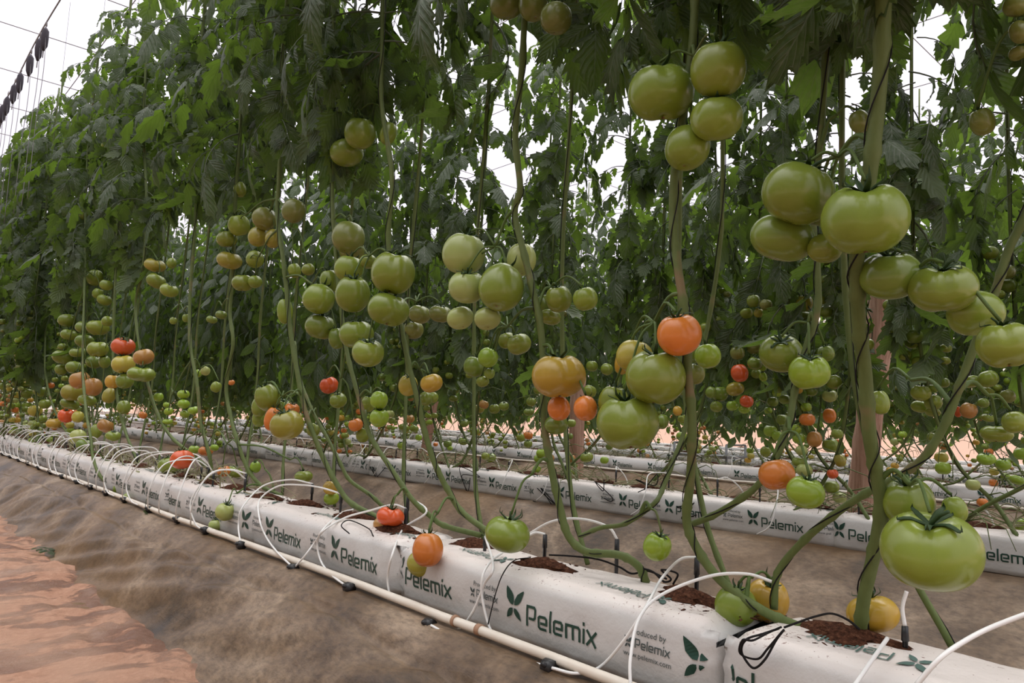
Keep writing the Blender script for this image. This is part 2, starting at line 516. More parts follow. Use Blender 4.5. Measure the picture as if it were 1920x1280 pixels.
def font_quads(txt, size):
    cu = bpy.data.curves.new('t', 'FONT'); cu.body = txt; cu.size = size; cu.align_x = 'CENTER'
    cu.resolution_u = 2
    o = bpy.data.objects.new('t', cu); C.objects.link(o)
    dg = bpy.context.evaluated_depsgraph_get(); dg.update()
    me = bpy.data.meshes.new_from_object(o.evaluated_get(dg))
    P = [[np.array([me.vertices[i].co.x, me.vertices[i].co.y]) for i in p.vertices] for p in me.polygons]
    bpy.data.objects.remove(o); bpy.data.curves.remove(cu); bpy.data.meshes.remove(me)
    return P
TXT1 = font_quads('Produced by', .0155)
TXT2 = font_quads('www.pelemix.com', .0145)

# ------------------------------------------------------------------ grow bags
BL, BWD, BH = .985, .225, .142
def bag_shape(seed):
    rs = np.random.RandomState(seed)
    ph = rs.rand(6)*20
    def front(x, z):   # y of the front face at (x,z)
        x = np.asarray(x, float); z = np.asarray(z, float)
        t = np.clip(z/BH, 0, 1)
        y = -.010*np.sin(math.pi*np.clip(t, 0, 1))+.030*np.clip(t-.80, 0, 1)**1.5*6*0.5
        endk = sstep(.44, .5, np.abs(x/BL))
        y = y+(.0045*np.sin(x*75+3*np.sin(x*9))*sstep(-.1, .5, x) if seed == 2 else 0)+.020*endk+.0030*vn(x*9+ph[0], z*22+ph[1])+.0016*vn(x*30+ph[2], z*30)*1.0
        y = y+.004*endk*np.sin(z*160+ph[3])
        return y
    def top(x, y):
        x = np.asarray(x, float); y = np.asarray(y, float)
        s = np.clip(y/BWD, 0, 1)
        endk = sstep(.455, .5, np.abs(x/BL))
        z = BH+.004*np.sin(math.pi*s)-.030*endk+.0035*vn(x*8+ph[4], y*18+ph[5])+.0015*vn(x*32, y*30+ph[1])
        z = z-.014*(1-sstep(0, .12, s))-.014*sstep(.88, 1, s)
        return z
    return front, top
def bag_mesh(seed, hi=True):
    front, top = bag_shape(seed)
    nx = 66 if hi else 14
    nf, ntp, nb = (9, 12, 4) if hi else (3, 3, 2)
    xs = np.linspace(-BL/2, BL/2, nx)
    prof = []
    zt = BH-.012
    for k in range(nf): prof.append(('f', .0+zt*k/(nf-1)))
    for k in range(ntp): prof.append(('t', BWD*(k+.6)/(ntp+.2)))
    for k in range(nb): prof.append(('b', zt*(1-k/(nb-1))))
    V = []
    for x in xs:
        for kind, a in prof:
            if kind == 'f': V.append((x, float(front(x, a)), a))
            elif kind == 't': V.append((x, a, float(top(x, a))))
            else: V.append((x, BWD-float(front(x+3, a)), a))
    m = len(prof)
    f = [(i*m+j, (i+1)*m+j, (i+1)*m+j+1, i*m+j+1) for i in range(nx-1) for j in range(m-1)]
    f += [(i*m+m-1, (i+1)*m+m-1, (i+1)*m, i*m) for i in range(nx-1)]
    f.append(tuple(range(m))); f.append(tuple((nx-1)*m+j for j in range(m-1, -1, -1)))
    mb = MB(); mb.add(V, f)
    me = mb.mesh('bag_film', BAG)
    return me
def print_mesh(seed, phase, small=True):
    """front-face print: emblem, word, small block, repeated every .47 m"""
    front, top = bag_shape(seed)
    big = MB(); hi = small; parts = []
    def put(mb, quads, ox, oz, sc, lim=True):
        for q in quads:
            P = [(ox+p[0]*sc, oz+p[1]*sc) for p in q]
            if any(abs(a) > BL/2-.012 for a, b in P): continue
            mb.add([(a, float(front(a, b))-.0016, b) for a, b in P], [tuple(range(len(P)))])
    def puttop(mb, quads, ox, oy, sc):
        for q in quads:
            P = [(ox-p[0]*sc, oy-p[1]*sc*1.0) for p in q]
            if any(abs(a) > BL/2-.03 or b > BWD-.02 or b < .02 for a, b in P): continue
            mb.add([(a, b, float(top(a, b))+.0022) for a, b in P], [tuple(range(len(P)))])
    k = -3
    while k < 4:
        x0 = phase+k*.47
        if hi: big = MB()
        put(big, EMB, x0, .076, .040)
        if hi:
            if big.n: parts.append(('printed_emblem', big.mesh('printed_emblem', PRINT, False)))
            big = MB(); sm = MB(); tp = MB()
        put(big, WORD, x0+.042, .044, .200/WORDW)
        if hi and big.n: parts.append(('printed_word', big.mesh('printed_word', PRINT, False)))
        if small:
            put(sm, TXT1, x0+.365, .094, 1)
            put(sm, WORD, x0+.338, .070, .078/WORDW)
            put(sm, EMB, x0+.322, .076, .0125)
            put(sm, TXT2, x0+.365, .052, 1)
            puttop(tp, WORD, x0+.30, .088, .135/WORDW)
            puttop(tp, EMB, x0+.335, .075, .030)
            if sm.n: parts.append(('printed_address', sm.mesh('printed_address', INK3, False)))
            if tp.n: parts.append(('printed_top', tp.mesh('printed_top', INK2, False)))
        k += 1
    if not hi: parts.append(('printed_word', big.mesh('printed_word', PRINT, False)))
    return parts
def coir_mesh(seed, r=.05, hi=True):
    rs = np.random.RandomState(seed)
    mb = MB()
    n = 22 if hi else 10; m = 7 if hi else 4
    V = [(0, 0, .020)]
    for i in range(1, m+1):
        t = i/m
        for j in range(n):
            a = 2*math.pi*j/n
            rr = r*t*(1+.28*rs.randn()*.5*t+.25*math.sin(3*a+seed))
            V.append((1.5*rr*math.cos(a), .8*rr*math.sin(a), .021*(1-t*t)+.004*rs.rand()-.003*t))
    f = [(0, 1+j, 1+(j+1) % n) for j in range(n)]
    for i in range(m-1):
        for j in range(n):
            f.append((1+i*n+j, 1+(i+1)*n+j, 1+(i+1)*n+(j+1) % n, 1+i*n+(j+1) % n))
    mb.add(V, f)
    if hi:
        for k in range(46):   # crumbs and fibres around the hole
            a = rs.rand()*6.28; q = r*(.8+rs.rand()*1.1)
            c = np.array([1.5*q*math.cos(a), .75*q*math.sin(a), .001])
            s = .0012+.0025*rs.rand()
            d = np.array([rs.randn(), rs.randn(), .2*rs.rand()]); d /= np.linalg.norm(d)
            tube(mb, [c-d*s*2, c, c+d*s*2], [s*.3, s*.7, s*.3], 4)
    return mb.mesh('coir', COIR)
COIRS = [coir_mesh(i, .045) for i in range(3)]
COIRS_LO = [coir_mesh(i+9, .05, False) for i in range(2)]
ORD = ['first', 'second', 'third', 'fourth', 'fifth', 'sixth', 'seventh', 'eighth', 'ninth', 'tenth', 'eleventh', 'twelfth', 'thirteenth', 'fourteenth',
       'fifteenth', 'sixteenth', 'seventeenth', 'eighteenth', 'nineteenth', 'twentieth']
ROWN = ['front row', 'second row', 'third row', 'fourth row', 'fifth row', 'sixth row']
_cache = {}
def make_bag(x, row, idx, seed, phase, hi):
    Y = ROWS[row]
    root = empty('grow_bag', (x, Y, 0))
    if hi:
        key = ('hi', seed, phase)
        if key not in _cache: _cache[key] = (bag_mesh(seed), print_mesh(seed, phase))
    else:
        key = ('lo', seed)
        if key not in _cache: _cache[key] = (bag_mesh(seed, False), print_mesh(seed, phase, False))
    body, prints = _cache[key]
    link(bpy.data.objects.new('bag_film', body), root)
    for nm_, me_ in prints: link(bpy.data.objects.new(nm_, me_), root)
    ch = (COIRS if hi else COIRS_LO)
    for k in range(3 if hi else 2):
        o = link(bpy.data.objects.new('coir', ch[(idx+k) % len(ch)]), root)
        o.location = ((-.33+.33*k+.03*math.sin(idx*3+k*2)) if hi else (-.25+.5*k), .125+.02*math.sin(idx+k*4), BH+.001)
        o.rotation_euler = (0, 0, .3*math.sin(idx*1.3+k*5)); o.scale = (1.35, 1.25, 1) if hi else (1, 1, 1)
    return root

# front row: bags numbered from the right edge of the photo
A_SEAMS = [-.265, .735, 1.735, 2.685, 3.62, 4.6]
while A_SEAMS[-1] < 24: A_SEAMS.append(A_SEAMS[-1]+1.0)
A_PH = {0: -.07, 1: 1.235-1.24, 2: 2.21-2.045, 3: 3.152-2.72, 4: .14}
A_ADJ = {0: 'nearest white grow bag, at the bottom right corner, black twine loop on its edge',
         1: 'long white printed grow bag carrying the largest fully legible word, bottom centre',
         2: 'white printed grow bag with crumpled creased front, behind the lowest orange tomato',
         3: 'white front row grow bag behind two small hanging pale green tomatoes'}
for i in range(len(A_SEAMS)-1):
    t0, t1 = A_SEAMS[i], A_SEAMS[i+1]
    xc = -(t0+t1)/2
    ph = A_PH.get(i, (.13*i) % .47)
    b = make_bag(xc, 0, i, i if i < 5 else 5+i % 3, ph if i < 5 else .1*(i % 3), i < 14)
    tag(b, A_ADJ.get(i, 'white printed grow bag, front row, %s from the right edge' % (ORD[i] if i < 20 else str(i+1)+'th')), 'grow bag', 'white grow bags of the front row')
B_SEAMS = [-1.5, -.5, .5, 1.49, 2.4, 3.38, 4.3, 5.25]
while B_SEAMS[-1] < 26: B_SEAMS.append(B_SEAMS[-1]+1.0)
for i in range(len(B_SEAMS)-1):
    t0, t1 = B_SEAMS[i], B_SEAMS[i+1]
    xc = -(t0+t1)/2
    ph = [.12, -.05, -.445, .106, .276, .13, -.1, .2][i % 8]
    b = make_bag(xc, 1, i, 20+i if i < 7 else 20+i % 3, round(ph, 3) if i < 7 else [.12, -.05, .2][i % 3], i < 9)
    tag(b, 'white printed grow bag, second row, %s from the right edge' % (ORD[i] if i < 20 else str(i+1)+'th'), 'grow bag', 'white grow bags of the second row')
for r in range(2, 6):
    n = 0
    for x in np.arange(-3.0+(-.6 if r > 2 else 0)+3*(r == 2)*0, -30, -1.0):
        xx = x+1.9+.13*r
        b = make_bag(xx, r, n, 30+n % 2, .08, False)
        tag(b, 'white printed grow bag, distant %s, %s from the right' % (ROWN[r], ORD[n] if n < 20 else str(n+1)+'th'), 'grow bag', 'white grow bags of the %s' % ROWN[r])
        n += 1

# ------------------------------------------------------------------ irrigation
def pipe(name, row, x0, x1, r, label):
    Y = ROWS[row]-.045
    mb = MB()
    P = [(x, Y+.008*math.sin(x*2.1), r+.004+float(cloth_z(np.array(x), np.array(Y)))) for x in np.arange(x0, x1, .25)]
    tube(mb, P, r, 12)
    return tag(mb.build('water_pipe', PVC), label, 'pipe')
PIPE_Y = 1.105
mb = MB()
P = [(x, PIPE_Y+.006*math.sin(x*2.3), .017+float(cloth_z(np.array(x), np.array(PIPE_Y)))*.5) for x in np.arange(-24, .6, .12)]
tube(mb, P, .0105, 14)
wp = tag(mb.build('water_pipe', PVC), 'cream plastic water pipe lying along the foot of the front grow bags', 'pipe')
mb = MB()
tube(mb, [(-1.31, PIPE_Y, .017), (-1.295, PIPE_Y, .017)], .0128, 14)
tube(mb, [(-1.395, PIPE_Y, .017), (-1.387, PIPE_Y, .017)], .0135, 14)
mb.build('pipe_collar', simple('rusty_collar', (.35, .20, .12), .6), wp)
for r in (2, 3):
    pipe('water_pipe', r, -30, 3, .011, 'cream plastic water pipe in front of the grow bags of the %s' % ROWN[r])

def stake_mb(x, y, z, h=.10, lean=(0, 0)):
    mb = MB()
    b = np.array([x, y, z-.02]); t = np.array([x+lean[0], y+lean[1], z+h])
    tube(mb, [b, b+(t-b)*.3, b+(t-b)*.62, b+(t-b)*.64, t], [.0035, .0045, .0045, .0062, .0052], 8)
    return mb
def drip(path, stake, conn, label, grp, r=.0031):
    root = empty('drip_line', tuple(path[0]))
    inv = -np.array(path[0])
    mb = MB(); tube(mb, np.array(smooth_path(path, 8))+inv, r, 7); mb.build('tube', TUBE, root)
    if stake is not None:
        s = np.array(stake, float)
        m2 = stake_mb(*(s[:3]+inv), h=s[3] if len(s) > 3 else .07)
        m2.build('stake', BLACK, root)
    if conn:
        m3 = MB(); c = np.array(path[0])+inv
        tube(m3, [c+np.array([-.012, 0, 0]), c+np.array([.012, 0, 0])], .0150, 12)
        tube(m3, [c+np.array([0, 0, -.002]), c+np.array([0.0, -.020, .010])], .0055, 8)
        m3.build('connector', BLACK, root)
    tag(root, label, 'irrigation tube', grp)
    return root
def ipath(pts, Y0, Y1):
    n = len(pts)
    out = []
    for i, (x, y) in enumerate(pts):
        t = i/(n-1)
        P = ony(x, y, Y0+(Y1-Y0)*(t*t*(3-2*t)))
        if P[2] < BH+.01 and P[1] > 1.12 and Y1 < 2:
            Q = ony(x, y, 1.128)
            P = Q if Q[2] < BH else onz(x, y, BH+.012)
        out.append(P)
    return out
HAND_DRIPS = [
 ([(1030, 1250), (975, 1232), (925, 1190), (905, 1125), (905, 1080), (922, 1050), (942, 1036)], 1.085, 1.26, None, 1, 'white drip tube looping left over the bag to below the low hanging green tomato'),
 ([(1035, 1252), (1080, 1262), (1125, 1250), (1172, 1198), (1215, 1130), (1240, 1085), (1275, 1049), (1300, 1043)], 1.075, 1.34, (1306, 1100), 0, 'white drip tube rising right in a long curve across the largest word'),
 ([(1183, 1300), (1182, 1235), (1198, 1160), (1240, 1115), (1330, 1080), (1400, 1076), (1447, 1090)], 1.03, 1.30, None, 0, 'white drip tube arching from the bottom edge to the tomatoes on the bag seam'),
 ([(805, 1171), (768, 1156), (737, 1129), (727, 1085), (737, 1035), (757, 990), (800, 958), (845, 945)], 1.09, 1.33, (762, 985), 1, 'white drip tube hanging in a wide loop beside the lowest orange tomato'),
 ([(808, 1172), (841, 1187), (868, 1172), (889, 1142), (908, 1095), (925, 1062), (949, 1040)], 1.075, 1.27, (908, 1050), 0, 'white drip tube dipping below the pipe then climbing to the low green tomato'),
 ([(550, 1066), (573, 1040), (590, 1017), (610, 992), (650, 969), (693, 957), (736, 946), (761, 953)], 1.09, 1.32, (759, 992), 1, 'white drip tube running up right to the stake beside the small red tomato'),
 ([(655, 1102), (622, 1078), (602, 1052), (595, 1018), (606, 992), (640, 962), (662, 955)], 1.09, 1.28, None, 1, 'white drip tube curling left over the crumpled bag'),
 ([(452, 1022), (447, 985), (455, 950), (493, 911), (544, 899), (582, 906)], 1.09, 1.33, (584, 938), 1, 'white drip tube arching to the stake under the small tomato'),
 ([(550, 1064), (520, 1035), (499, 1006), (487, 975), (487, 937), (522, 911), (565, 909), (602, 914), (633, 924)], 1.085, 1.31, (638, 956), 0, 'white drip tube making the widest arch, left of the crumpled bag'),
 ([(994, 999), (1030, 979), (1069, 972), (1108, 976), (1142, 989), (1160, 1011)], 1.30, 1.36, (1156, 1052), 0, 'white drip tube in a flat arch behind the low green tomato'),
 ([(990, 1004), (1005, 998), (1015, 1000)], 1.29, 1.31, (1021, 1036), 0, 'short white drip tube end at the stake right of the low green tomato'),
 ([(1960, 1140), (1920, 1152), (1851, 1179), (1801, 1206), (1760, 1236), (1717, 1285)], 1.12, 1.00, None, 0, 'white drip tube crossing the bottom right corner'),
 ([(1664, 1196), (1633, 1240), (1602, 1285)], 1.20, 1.10, None, 0, 'pale drip tube running down the nearest bag below the thickest stem'),
 ([(1700, 1108), (1692, 1138), (1681, 1170)], 1.30, 1.29, (1697, 1190), 0, 'short white tube stub leaning on a stake right of the thickest stem'),
]
for pts, y0, y1, st, cn, lab in HAND_DRIPS:
    P = ipath(pts, y0, y1)
    stake = None
    if st:
        e = P[-1]; b = ony(st[0], st[1], y1)
        stake = (b[0], b[1], BH, max(.04, float(e[2])-BH))
        P[-1] = np.array([b[0], b[1], BH+stake[3]])
    drip(P, stake, bool(cn), lab, 'drip tubes of the front row')
rng = random.Random(4)
n = 0
x = -2.95
while x > -15:
    xe = x+rng.uniform(-.12, .22)
    ye = 1.16+rng.uniform(.08, .19)
    hz = rng.uniform(.05, .08)
    m = rng.uniform(.05, .12)
    sgn = rng.choice((-1, 1))
    P = [(x, PIPE_Y-.012, .014), (x+.05*sgn, 1.07, .035), (x+.09*sgn, 1.06, .12), (x+.05*sgn+(xe-x)*.3, 1.12, .20+m*.4), (x+(xe-x)*.7, ye-.06, .21+m*.5), (xe, ye, BH+hz)]
    drip([np.array(p) for p in P], (xe, ye, BH, hz), n % 2 == 0, 'thin white drip tube looping over the far left front bags, %s from the right' % (ORD[n] if n < 20 else 'number %d' % (n+1)), 'drip tubes of the front row')
    n += 1
    x -= rng.uniform(.15, .24)
for row in (1, 2):
    n = 0
    x = -.3 if row == 1 else -1.0
    while x > (-9 if row == 1 else -10):
        y0 = ROWS[row]
        xe = x+rng.uniform(-.1, .1); ye = y0+rng.uniform(.08, .16); hz = rng.uniform(.06, .10)
        if rng.random() < .55:
            P = [(x+.12, y0+.24, .05), (x+.10, y0+.2, .18), (x+.05, ye+.03, .24), (xe, ye, BH+hz)]
        else:
            P = [(x, y0-.055, .014), (x+.07, y0-.07, .06), (x+.09, y0-.05, .15), (x+.05, y0+.03, .23), (xe, ye, BH+hz)]
        drip([np.array(p) for p in P], (xe, ye, BH, hz), False, 'thin drip tube on a black stake, %s, %s from the right' % (ROWN[row], ORD[n] if n < 20 else '%dth' % (n+1)), 'drip tubes of the %s' % ROWN[row])
        n += 1
        x -= rng.uniform(.3, .42)

# ------------------------------------------------------------------ leaves
def leaflet(rs, L, hi=1):
    nl, nw = {0: (4, 2), 1: (8, 4), 2: (14, 4)}[hi]
    ts = np.linspace(0, 1, nl+1)
    W = L*rs.uniform(.19, .27)
    droop = rs.uniform(.2, 1.3)
    fold = rs.uniform(.1, .55)
    tw = rs.uniform(-.5, .5)
    V = []; U = []
    # centre line bending downwards
    cx = cz = 0; prev = 0
    side_ph = rs.rand()*6
    for i, t in enumerate(ts):
        if i:
            a = droop*(t-.1)
            cx += math.cos(a)*L/nl; cz -= math.sin(a)*L/nl
        w = W*(math.sin(math.pi*min(1, t*.97+.03)**.78)**.85) if 0 < t < 1 else (W*.06 if t == 0 else .0)
        if hi:
            jag = (1.20 if i % 2 == 0 else .74) if 0 < i < nl-1 else 1
            if i in (nl//3, 2*nl//3): jag *= 1.18
        else: jag = 1
        for k in range(nw+1):
            s = -1+2*k/nw
            ww = w*(jag if abs(s) > .9 else 1)
            fwd = L*.075*abs(s)*(1 if i % 2 == 0 else -.3) if (hi and abs(s) > .9) else 0
            y = s*ww
            z = -abs(s)*ww*fold+.10*W*math.sin(t*14+side_ph)*abs(s)*math.copysign(1, s)+(0.06*W*math.sin(t*nl*math.pi) if hi and abs(abs(s)-.5) < .1 else 0)
            ca, sa = math.cos(tw*t), math.sin(tw*t)
            V.append((cx+fwd, y*ca-z*sa, cz+y*sa+z*ca)); U.append((t, s))
    F = [(i*(nw+1)+k, (i+1)*(nw+1)+k, (i+1)*(nw+1)+k+1, i*(nw+1)+k+1) for i in range(nl) for k in range(nw)]
    return np.array(V), F, np.array(U)
def frame(d, nrm):
    d = d/np.linalg.norm(d)
    nrm = nrm-d*(nrm @ d); nrm /= np.linalg.norm(nrm)+1e-9
    b = np.cross(nrm, d)
    return np.stack([d, b, nrm], 1)   # columns
def compound(rs, L, hi=1, hang=0.0):
    """compound tomato leaf, root at origin, growing along +x, normal +z"""
    mb = MB()
    e0 = rs.uniform(.1, .6)-hang*.9; e1 = e0-rs.uniform(.7, 1.5)-hang*.3
    n = 8
    P = [np.zeros(3)]; T = []
    for i in range(n):
        a = e0+(e1-e0)*i/(n-1)
        d = np.array([math.cos(a), 0, math.sin(a)]); T.append(d)
        P.append(P[-1]+d*L/n)
    T.append(T[-1])
    tube(mb, P, list(np.linspace(.0038, .0012, n+1)*(L/.35)), 5 if hi else 3, False)
    mb.uv[-1][:] = (.0, .0)
    spots = [(.30, .62), (.50, .85), (.72, .95), (.90, .8)] if hi else [(.35, .8), (.65, 1.0)]
    for t, k in spots:
        i = int(t*n); p = P[i]+(P[min(i+1, n)]-P[i])*(t*n-i); d = T[i]
        nn = np.cross(d, np.array([0, 1.0, 0])); nn = -nn if nn[2] < 0 else nn
        for sg in (-1, 1):
            if rs.rand() < .08: continue
            side = np.array([0, sg*1.0, 0])
            dd = d*rs.uniform(.3, .8)+side*rs.uniform(.7, 1.0)-np.array([0, 0, rs.uniform(.1, .6)+hang*.9])
            lv, lf, lu = leaflet(rs, L*.46*k*rs.uniform(.8, 1.15), hi)
            Fm = frame(dd, nn+rs.randn(3)*.25+d*hang*.6)
            st = L*.05
            q = p+dd/np.linalg.norm(dd)*st
            tube(mb, [p, q], .0011*(L/.35), 3, False)
            mb.add(lv @ Fm.T+q, lf, lu)
    lv, lf, lu = leaflet(rs, L*.55*rs.uniform(.9, 1.2), hi)
    Fm = frame(T[-1]+rs.randn(3)*.1-np.array([0, 0, hang*.6]), np.array([-T[-1][2], 0, T[-1][0]])+rs.randn(3)*.2)
    mb.add(lv @ Fm.T+P[-1], lf, lu)
    if hi:
        for _ in range(3):
            t = rs.uniform(.35, .85); i = int(t*n); p = P[i]
            lv, lf, lu = leaflet(rs, L*.13, 0)
            Fm = frame(np.array([.4, rs.choice([-1, 1]), -.2]), np.array([0, 0, 1.0]))
            mb.add(lv @ Fm.T+p, lf, lu)
    V = np.concatenate(mb.v); U = np.concatenate(mb.uv)
    return V, mb.f, U
rs0 = np.random.RandomState(11)
LEAF_HI = [compound(rs0, .36*rs0.uniform(.85, 1.1), 1, h) for h in (0, 0, .3, .3, .6, .6, .9, .9, 1.1)]
LEAF_LO = [compound(rs0, .36*rs0.uniform(.85, 1.1), 0, h) for h in (0, .3, .6, .8)]
LEAF_XHI = [compound(rs0, .34*rs0.uniform(.9, 1.1), 2, h) for h in (0, .2, .4, .7, .9, 1.0, 1.2)]

def rotz(a):
    c, s = math.cos(a), math.sin(a); return np.array([[c, -s, 0], [s, c, 0], [0, 0, 1]])
def roty(a):
    c, s = math.cos(a), math.sin(a); return np.array([[c, 0, s], [0, 1, 0], [-s, 0, c]])
def rotx(a):
    c, s = math.cos(a), math.sin(a); return np.array([[1, 0, 0], [0, c, -s], [0, s, c]])

# ------------------------------------------------------------------ tomatoes
def tomato_verts(rs, kind, nu, nv):
    V = []
    nl = rs.randint(4, 7); ph = rs.rand()*6; am = rs.uniform(.02, .06)
    notch = {'round': 0, 'lobed': .12, 'heart': .24}[kind]
    na = rs.uniform(-.5, .5)
    for i in range(nv+1):
        th = math.pi*i/nv
        for j in range(nu):
            p = 2*math.pi*j/nu
            up = max(0, math.cos(th)*.8+.35)
            r = 1-am*(1-abs(math.cos(nl*p/2+ph))**.6)*up
            r *= 1-notch*math.exp(-((math.sin(p-na))**2)/.035)*max(0, up)*(.6 if math.cos(p-na) > 0 else .75)
            r *= 1+.03*math.sin(p*2+ph)+.02*math.cos(p*3-ph)
            s = math.sin(th)
            rho = (s**.88)*r
            z = math.cos(th)*(1 if kind != 'heart' else (1+.06*math.cos(p*2-2*na+math.pi)))
            z -= .30*math.exp(-(rho/.30)**2)*(1 if th < 1.57 else 0)
            z += .07*math.exp(-(rho/.22)**2)*(1 if th > 1.57 else 0)
            V.append((rho*math.cos(p), rho*math.sin(p), z))
    F = []
    for i in range(nv):
        for j in range(nu):
            F.append((i*nu+j, (i+1)*nu+j, (i+1)*nu+(j+1) % nu, i*nu+(j+1) % nu))
    return np.array(V), F
def tomato_mesh(seed, kind, nu=44, nv=30):
    rs = np.random.RandomState(seed)
    V, F = tomato_verts(rs, kind, nu, nv)
    mb = MB(); mb.add(V, F); return mb.mesh('tomato', TOM)
def calyx_mesh(seed, n=6, lng=.62, fine=True):
    rs = np.random.RandomState(seed)
    mb = MB()
    for k in range(n):
        a = 2*math.pi*k/n+rs.uniform(-.25, .25)
        L = lng*rs.uniform(.8, 1.25); w = .085
        curl = rs.uniform(.2, 1.5)
        V = []; m = 7 if fine else 3
        r = .03; z = 0; lift = rs.uniform(.05, .45); r1 = rs.uniform(.45, .7)*L/.62
        for i in range(m+1):
            t = i/m
            ww = w*(1-t)**.7*(1 if t > 0 else .7)+.004
            r = .03+r1*math.sin(min(1.57, t*1.9))*(1-.25*max(0, t-.6)*curl)
            z = math.sqrt(max(.05, 1-min(.98, r)**2.27))-.30*math.exp(-(r/.30)**2)+.055+lift*t*t*1.4
            V.append([(r*math.cos(a)-q*ww*math.sin(a), r*math.sin(a)+q*ww*math.cos(a), z+(.02 if q == 0 else 0)) for q in(-1, 0, 1)])
        V = np.array(V).reshape(-1, 3)
        V2 = np.concatenate([V, V-np.array([0, 0, .022])])
        F = []; o = len(V)
        for i in range(m):
            for q in range(2):
                F.append((i*3+q, (i+1)*3+q, (i+1)*3+q+1, i*3+q+1))
                F.append((o+i*3+q+1, o+(i+1)*3+q+1, o+(i+1)*3+q, o+i*3+q))
            for q in (0, 2): F.append((i*3+q, (i+1)*3+q, o+(i+1)*3+q, o+i*3+q))
        mb.add(V2, F)
    b = rs.uniform(-.3, .3)
    tube(mb, [(0, 0, .62), (b*.2, 0, .85), (b*.6, b*.3, 1.08), (b*1.2, b*.5, 1.25)], [.07, .05, .055, .045], 7 if fine else 4)
    return mb.mesh('calyx', CALYX)
TM = {k: [tomato_mesh(s, k) for s in range(a, a+3)] for k, a in(('round', 1), ('lobed', 11), ('heart', 21))}
TML = [tomato_mesh(s, k, 18, 12) for s, k in((31, 'round'), (32, 'lobed'), (33, 'round'))]
CAL = [calyx_mesh(s) for s in range(4)]
CALL = [calyx_mesh(s, 5, .6, False) for s in range(2)]
COLS = {  # colour, shoulder greenness, words
 'g': ((.19, .245, .028), .35, 'green'),
 'G': ((.145, .205, .026), .45, 'deep green'),
 'p': ((.34, .39, .12), .15, 'pale green'),
 'b': ((.24, .36, .028), .2, 'bright green'),
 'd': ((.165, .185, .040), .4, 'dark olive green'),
 'v': ((.28, .25, .032), .25, 'olive'),
 'y': ((.48, .29, .035), .2, 'yellow orange'),
 'w': ((.42, .36, .055), .2, 'greenish yellow'),
 'n': ((.40, .19, .050), .25, 'brownish orange'),
 'o': ((.58, .175, .028), .15, 'orange'),
 'r': ((.58, .09, .02), .0, 'red orange'),
}
def make_tomato(P, a, b, col, kind, rs, tilt=None, lo=False):
    me = (rs.choice(TML) if lo else rs.choice(TM[kind]))
    o = bpy.data.objects.new('tomato', me); link(o)
    o.location = P; o.scale = (a, a, b)
    c, al, _ = COLS[col]
    f = rs.uniform(.88, 1.12)
    o.color = (c[0]*f*rs.uniform(.94, 1.06), c[1]*f, c[2]*f, al*rs.uniform(.6, 1.3))
    if tilt is None: tilt = (rs.uniform(-.35, .35), rs.uniform(-.35, .35), rs.uniform(0, 6.28))
    o.rotation_euler = tilt
    c_ = link(bpy.data.objects.new('calyx', rs.choice(CALL if lo else CAL)), o)
    c_.rotation_euler = (0, 0, rs.uniform(0, 6))
    return o

